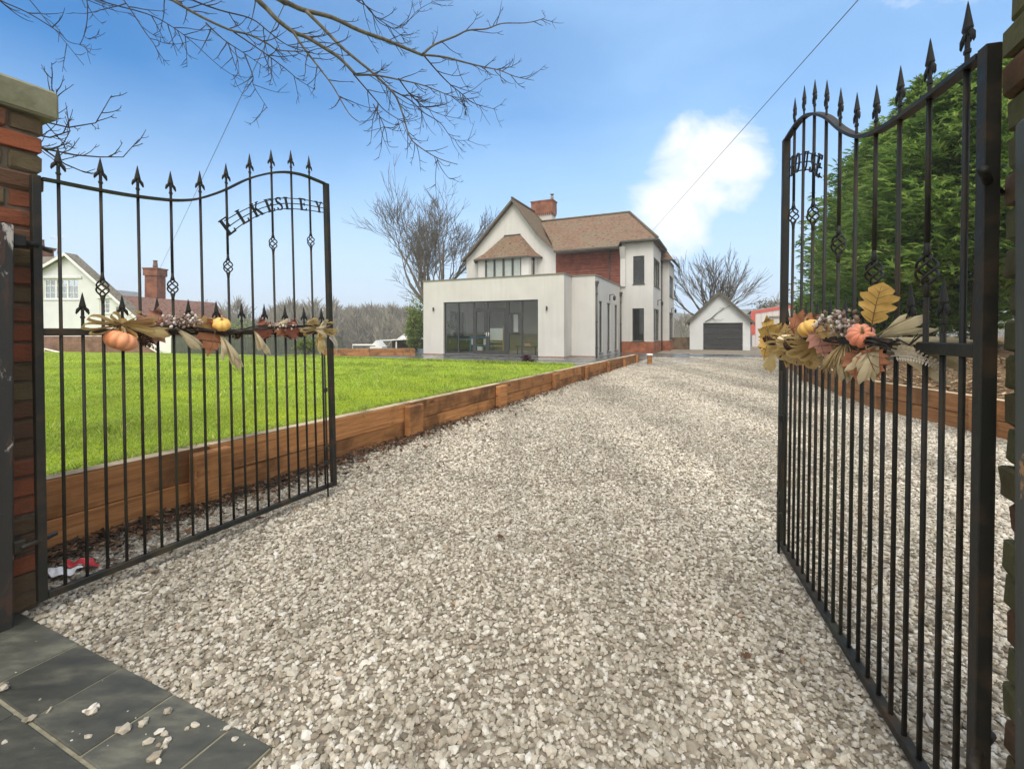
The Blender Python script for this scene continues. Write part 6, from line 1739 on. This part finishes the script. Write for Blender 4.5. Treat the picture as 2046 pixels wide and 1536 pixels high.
# leafy shrubs
def leafbush(name, label, cat, c, rx, ry, h, n, mat, ls, seed=3, stem=True, group=None):
    g = np.random.default_rng(seed); root = empty(name, c); tag(root, label, cat, group)
    if stem:
        mb = MB()
        for i in range(5): a = i*1.26; mb.tube([(0,0,-.2), (math.cos(a)*rx*.25, math.sin(a)*ry*.25, h*.4), (math.cos(a)*rx*.5, math.sin(a)*ry*.5, h*.75)], [.04*h/3, .03*h/3, .012*h/3], 5)
        mb.build('stem', M['bark'], root)
    nc = max(8, n//60); cc = g.normal(size=(nc, 3)); cc /= np.linalg.norm(cc, axis=1)[:, None]; cc *= g.uniform(.45, 1, (nc, 1)); cc = cc*np.array([rx, ry, h/2])*.85+np.array([0, 0, h/2])
    k = g.integers(0, nc, n); p = cc[k]+g.normal(0, .16, (n, 3))*np.array([rx, ry, h*.45]); p[:, 2] = np.maximum(p[:, 2], .02)
    lv = np.array([(-1,0,0),(0,.36,.1),(1,0,0),(0,-.36,.1)])*ls
    Vv = np.einsum('nij,nkj->nki', rot_mats(n, 1.0), lv[None]*g.uniform(.6, 1.4, (n,1,1)))+p[:, None]
    np_mesh('crown', Vv.reshape(-1,3), (np.arange(n)*4)[:,None]+np.arange(4)[None], M[mat], root); return root
q = atY(826, 690, 29.5); leafbush('bush', 'bright green bush pressing against the left end of the extension', 'bush', (q.x+.15, 29.5, -.3), .75, 1.2, 3.7, 4000, 'bush', .09, 3)
q = atY(1533, 640, 52); leafbush('bush', 'round olive-brown tree showing over the metal shed roof', 'tree', (q.x, 52, 0), 2.1, 2.1, 4.9, 4500, 'olive', .13, 4)
q = gnd(1055, 727); leafbush('shrub', 'small purple-leaved shrub where the lawn meets the patio', 'shrub', (q.x, q.y, .0), .30, .25, .46, 700, 'purple', .045, 5)
q = atY(615, 690, 22.8); leafbush('bush', 'low green bush in front of the green fence behind the gate', 'bush', (q.x, 22.8, .1), .8, .5, .95, 1800, 'bush', .06, 6)
q = atY(470, 650, 48); leafbush('bush', 'hazy dark green conifer clump beyond the green fence, right of the cottage roof', 'bush', (q.x-1, 48, -2.5), 3.0, 2.0, 5.9, 4500, 'conifer', .16, 7)
q = atY(560, 650, 56); leafbush('bush', 'hazy brownish hedge tree beyond the green fence', 'bush', (q.x, 56, -2.8), 4.6, 2.5, 5.2, 5000, 'olive', .17, 8)
rnd.seed(31)
q = atY(622, 640, 50); bare_tree('thin bare tree standing hazily beyond the green fence', Vector((q.x, 50, -2)), 2.6, .10, [(-.5,0,1),(.3,.2,1),(0,-.2,1)], 1.0, .5, .1, 3, 'bark_far', .014, 4)
# far woodland, one mass
g = np.random.default_rng(77)
Vall = []
def wood(x0, x1, y0, y1, nt_, hlo, hhi, per, zb):
    for i in range(nt_):
        x, y, h = g.uniform(x0, x1), g.uniform(y0, y1), g.uniform(hlo, hhi); w = h*g.uniform(.28, .45); n = per
        u_ = g.uniform(0, 1, n); th = g.uniform(0, 2*np.pi, n); rr = w*np.sqrt(g.uniform(0, 1, n))*np.sin(np.pi*np.clip(.12+u_*.9, 0, 1))**.7
        p = np.stack([x+np.cos(th)*rr, y+np.sin(th)*rr, zb+h*(.08+.9*u_)], 1)
        d = np.stack([np.cos(th)*.5+g.normal(0, .3, n), np.sin(th)*.3+g.normal(0, .3, n), np.full(n, 1.0)], 1); d /= np.linalg.norm(d, axis=1)[:, None]
        s = np.stack([-d[:, 2], 0*th, d[:, 0]], 1)*g.uniform(.035, .12, n)[:, None]*h/7; l = g.uniform(.10, .24, n)[:, None]*h
        Vall.append(np.stack([p-s, p+s, p+d*l+s*.15, p+d*l-s*.15], 1))
wood(-62, -18, 88, 128, 80, 7.5, 11.5, 420, -4.2)
wood(-150, -60, 90, 160, 60, 8, 12, 220, -4.5)
wood(18, 60, 90, 140, 34, 6, 9, 260, -4.0); wood(60, 180, 90, 160, 50, 8, 13, 200, -4.0); wood(-18, 18, 95, 140, 24, 7, 10, 240, -4.2)
Vv = np.concatenate(Vall, 0); n = len(Vv)
o = np_mesh('distant_woodland', Vv.reshape(-1,3), (np.arange(n)*4)[:,None]+np.arange(4)[None], M['wood_far']); tag(o, 'hazy leafless woodland beyond the garden, grey-brown, its colour paled for mist', 'woodland', kind='stuff')
# low hills
mb = MB(); nx = 80
for j, (y, f) in enumerate(((190, 0), (260, .7), (330, 1), (420, .9), (520, .2))):
    for i in range(nx+1):
        x = -500+1000*i/nx; hh = 15+4*math.sin(x*.013+1)+2.5*math.sin(x*.041)+1.5*math.sin(x*.11+j)
        mb.v.append((x, y+10*math.sin(x*.02), -5+(hh+5)*f))
for j in range(4):
    for i in range(nx): a = j*(nx+1)+i; mb.f.append((a, a+1, a+nx+2, a+nx+1)); mb.sm.append(True)
tag(mb.build('hills', simple('far_hill', (.10,.10,.06), 1, 0, .4, .03, 0)), kind='structure')
# overhead cables
def cable(label, pts, sag, r):
    A, B = pts; P = []
    for i in range(41):
        t = i/40; p = A.lerp(B, t); p.z -= sag*4*t*(1-t); P.append(p)
    root = MB().tube(P, r, 5).build('overhead_cable', M['cable']); tag(root, label, 'cable', 'overhead cables')
a = atY(1302, 463, 29.2); b = atY(1715, 0, 7.5); b2c = a+(b-a)*1.7
cable('thin overhead cable running down to the right end of the house roof', (a, b2c), .0, .008)
a = atY(318, 540, 31.3); b = atY(568, 10, 8.0); cable('thin overhead cable dropping through the branches to the cottage chimney', (a, a+(b-a)*1.5), .0, .007)
# loose leaves on the gravel
mb = MB()
for (px, py, s) in ((1490,1330,.035),(850,900,.07),(905,862,.07),(1000,1085,.04),(1075,1365,.03),(1560,1322,.03),(720,930,.07),(980,880,.07),(960,868,.06),(690,955,.07)):
    g_ = gnd(px, py); tmp = MB(); leaf(tmp, (0,0,0), rnd.uniform(0, 6), s, 'maple' if rnd.random() < .5 else 'oak', .25)
    Mx = Matrix.Translation((g_.x, g_.y, .04)) @ Euler((R(90)+rnd.uniform(-.3,.3), rnd.uniform(-.3,.3), rnd.uniform(0,6))).to_matrix().to_4x4()
    mb.add([Mx @ Vector(p) for p in tmp.v], tmp.f, True)
mb.build('fallen_leaves', M['litter'], lo)

# ------------------------------------------------------------------ mist
HAZE = 0.0015
if HAZE:
    mb = MB().box(-560, 560, -210, 560, -9, 40)
    t = bpy.data.materials.new('mist'); t.use_nodes = True; tn_ = t.node_tree; tn_.nodes.clear()
    vo_ = tn_.nodes.new('ShaderNodeVolumePrincipled'); vo_.inputs['Color'].default_value = (.93, .95, .97, 1); vo_.inputs['Density'].default_value = HAZE; vo_.inputs['Anisotropy'].default_value = .0
    ou = tn_.nodes.new('ShaderNodeOutputMaterial'); tn_.links.new(vo_.outputs[0], ou.inputs['Volume'])
    hz_ = mb.build('haze', t); tag(hz_, 'thin even mist over the whole garden', 'haze', kind='stuff')
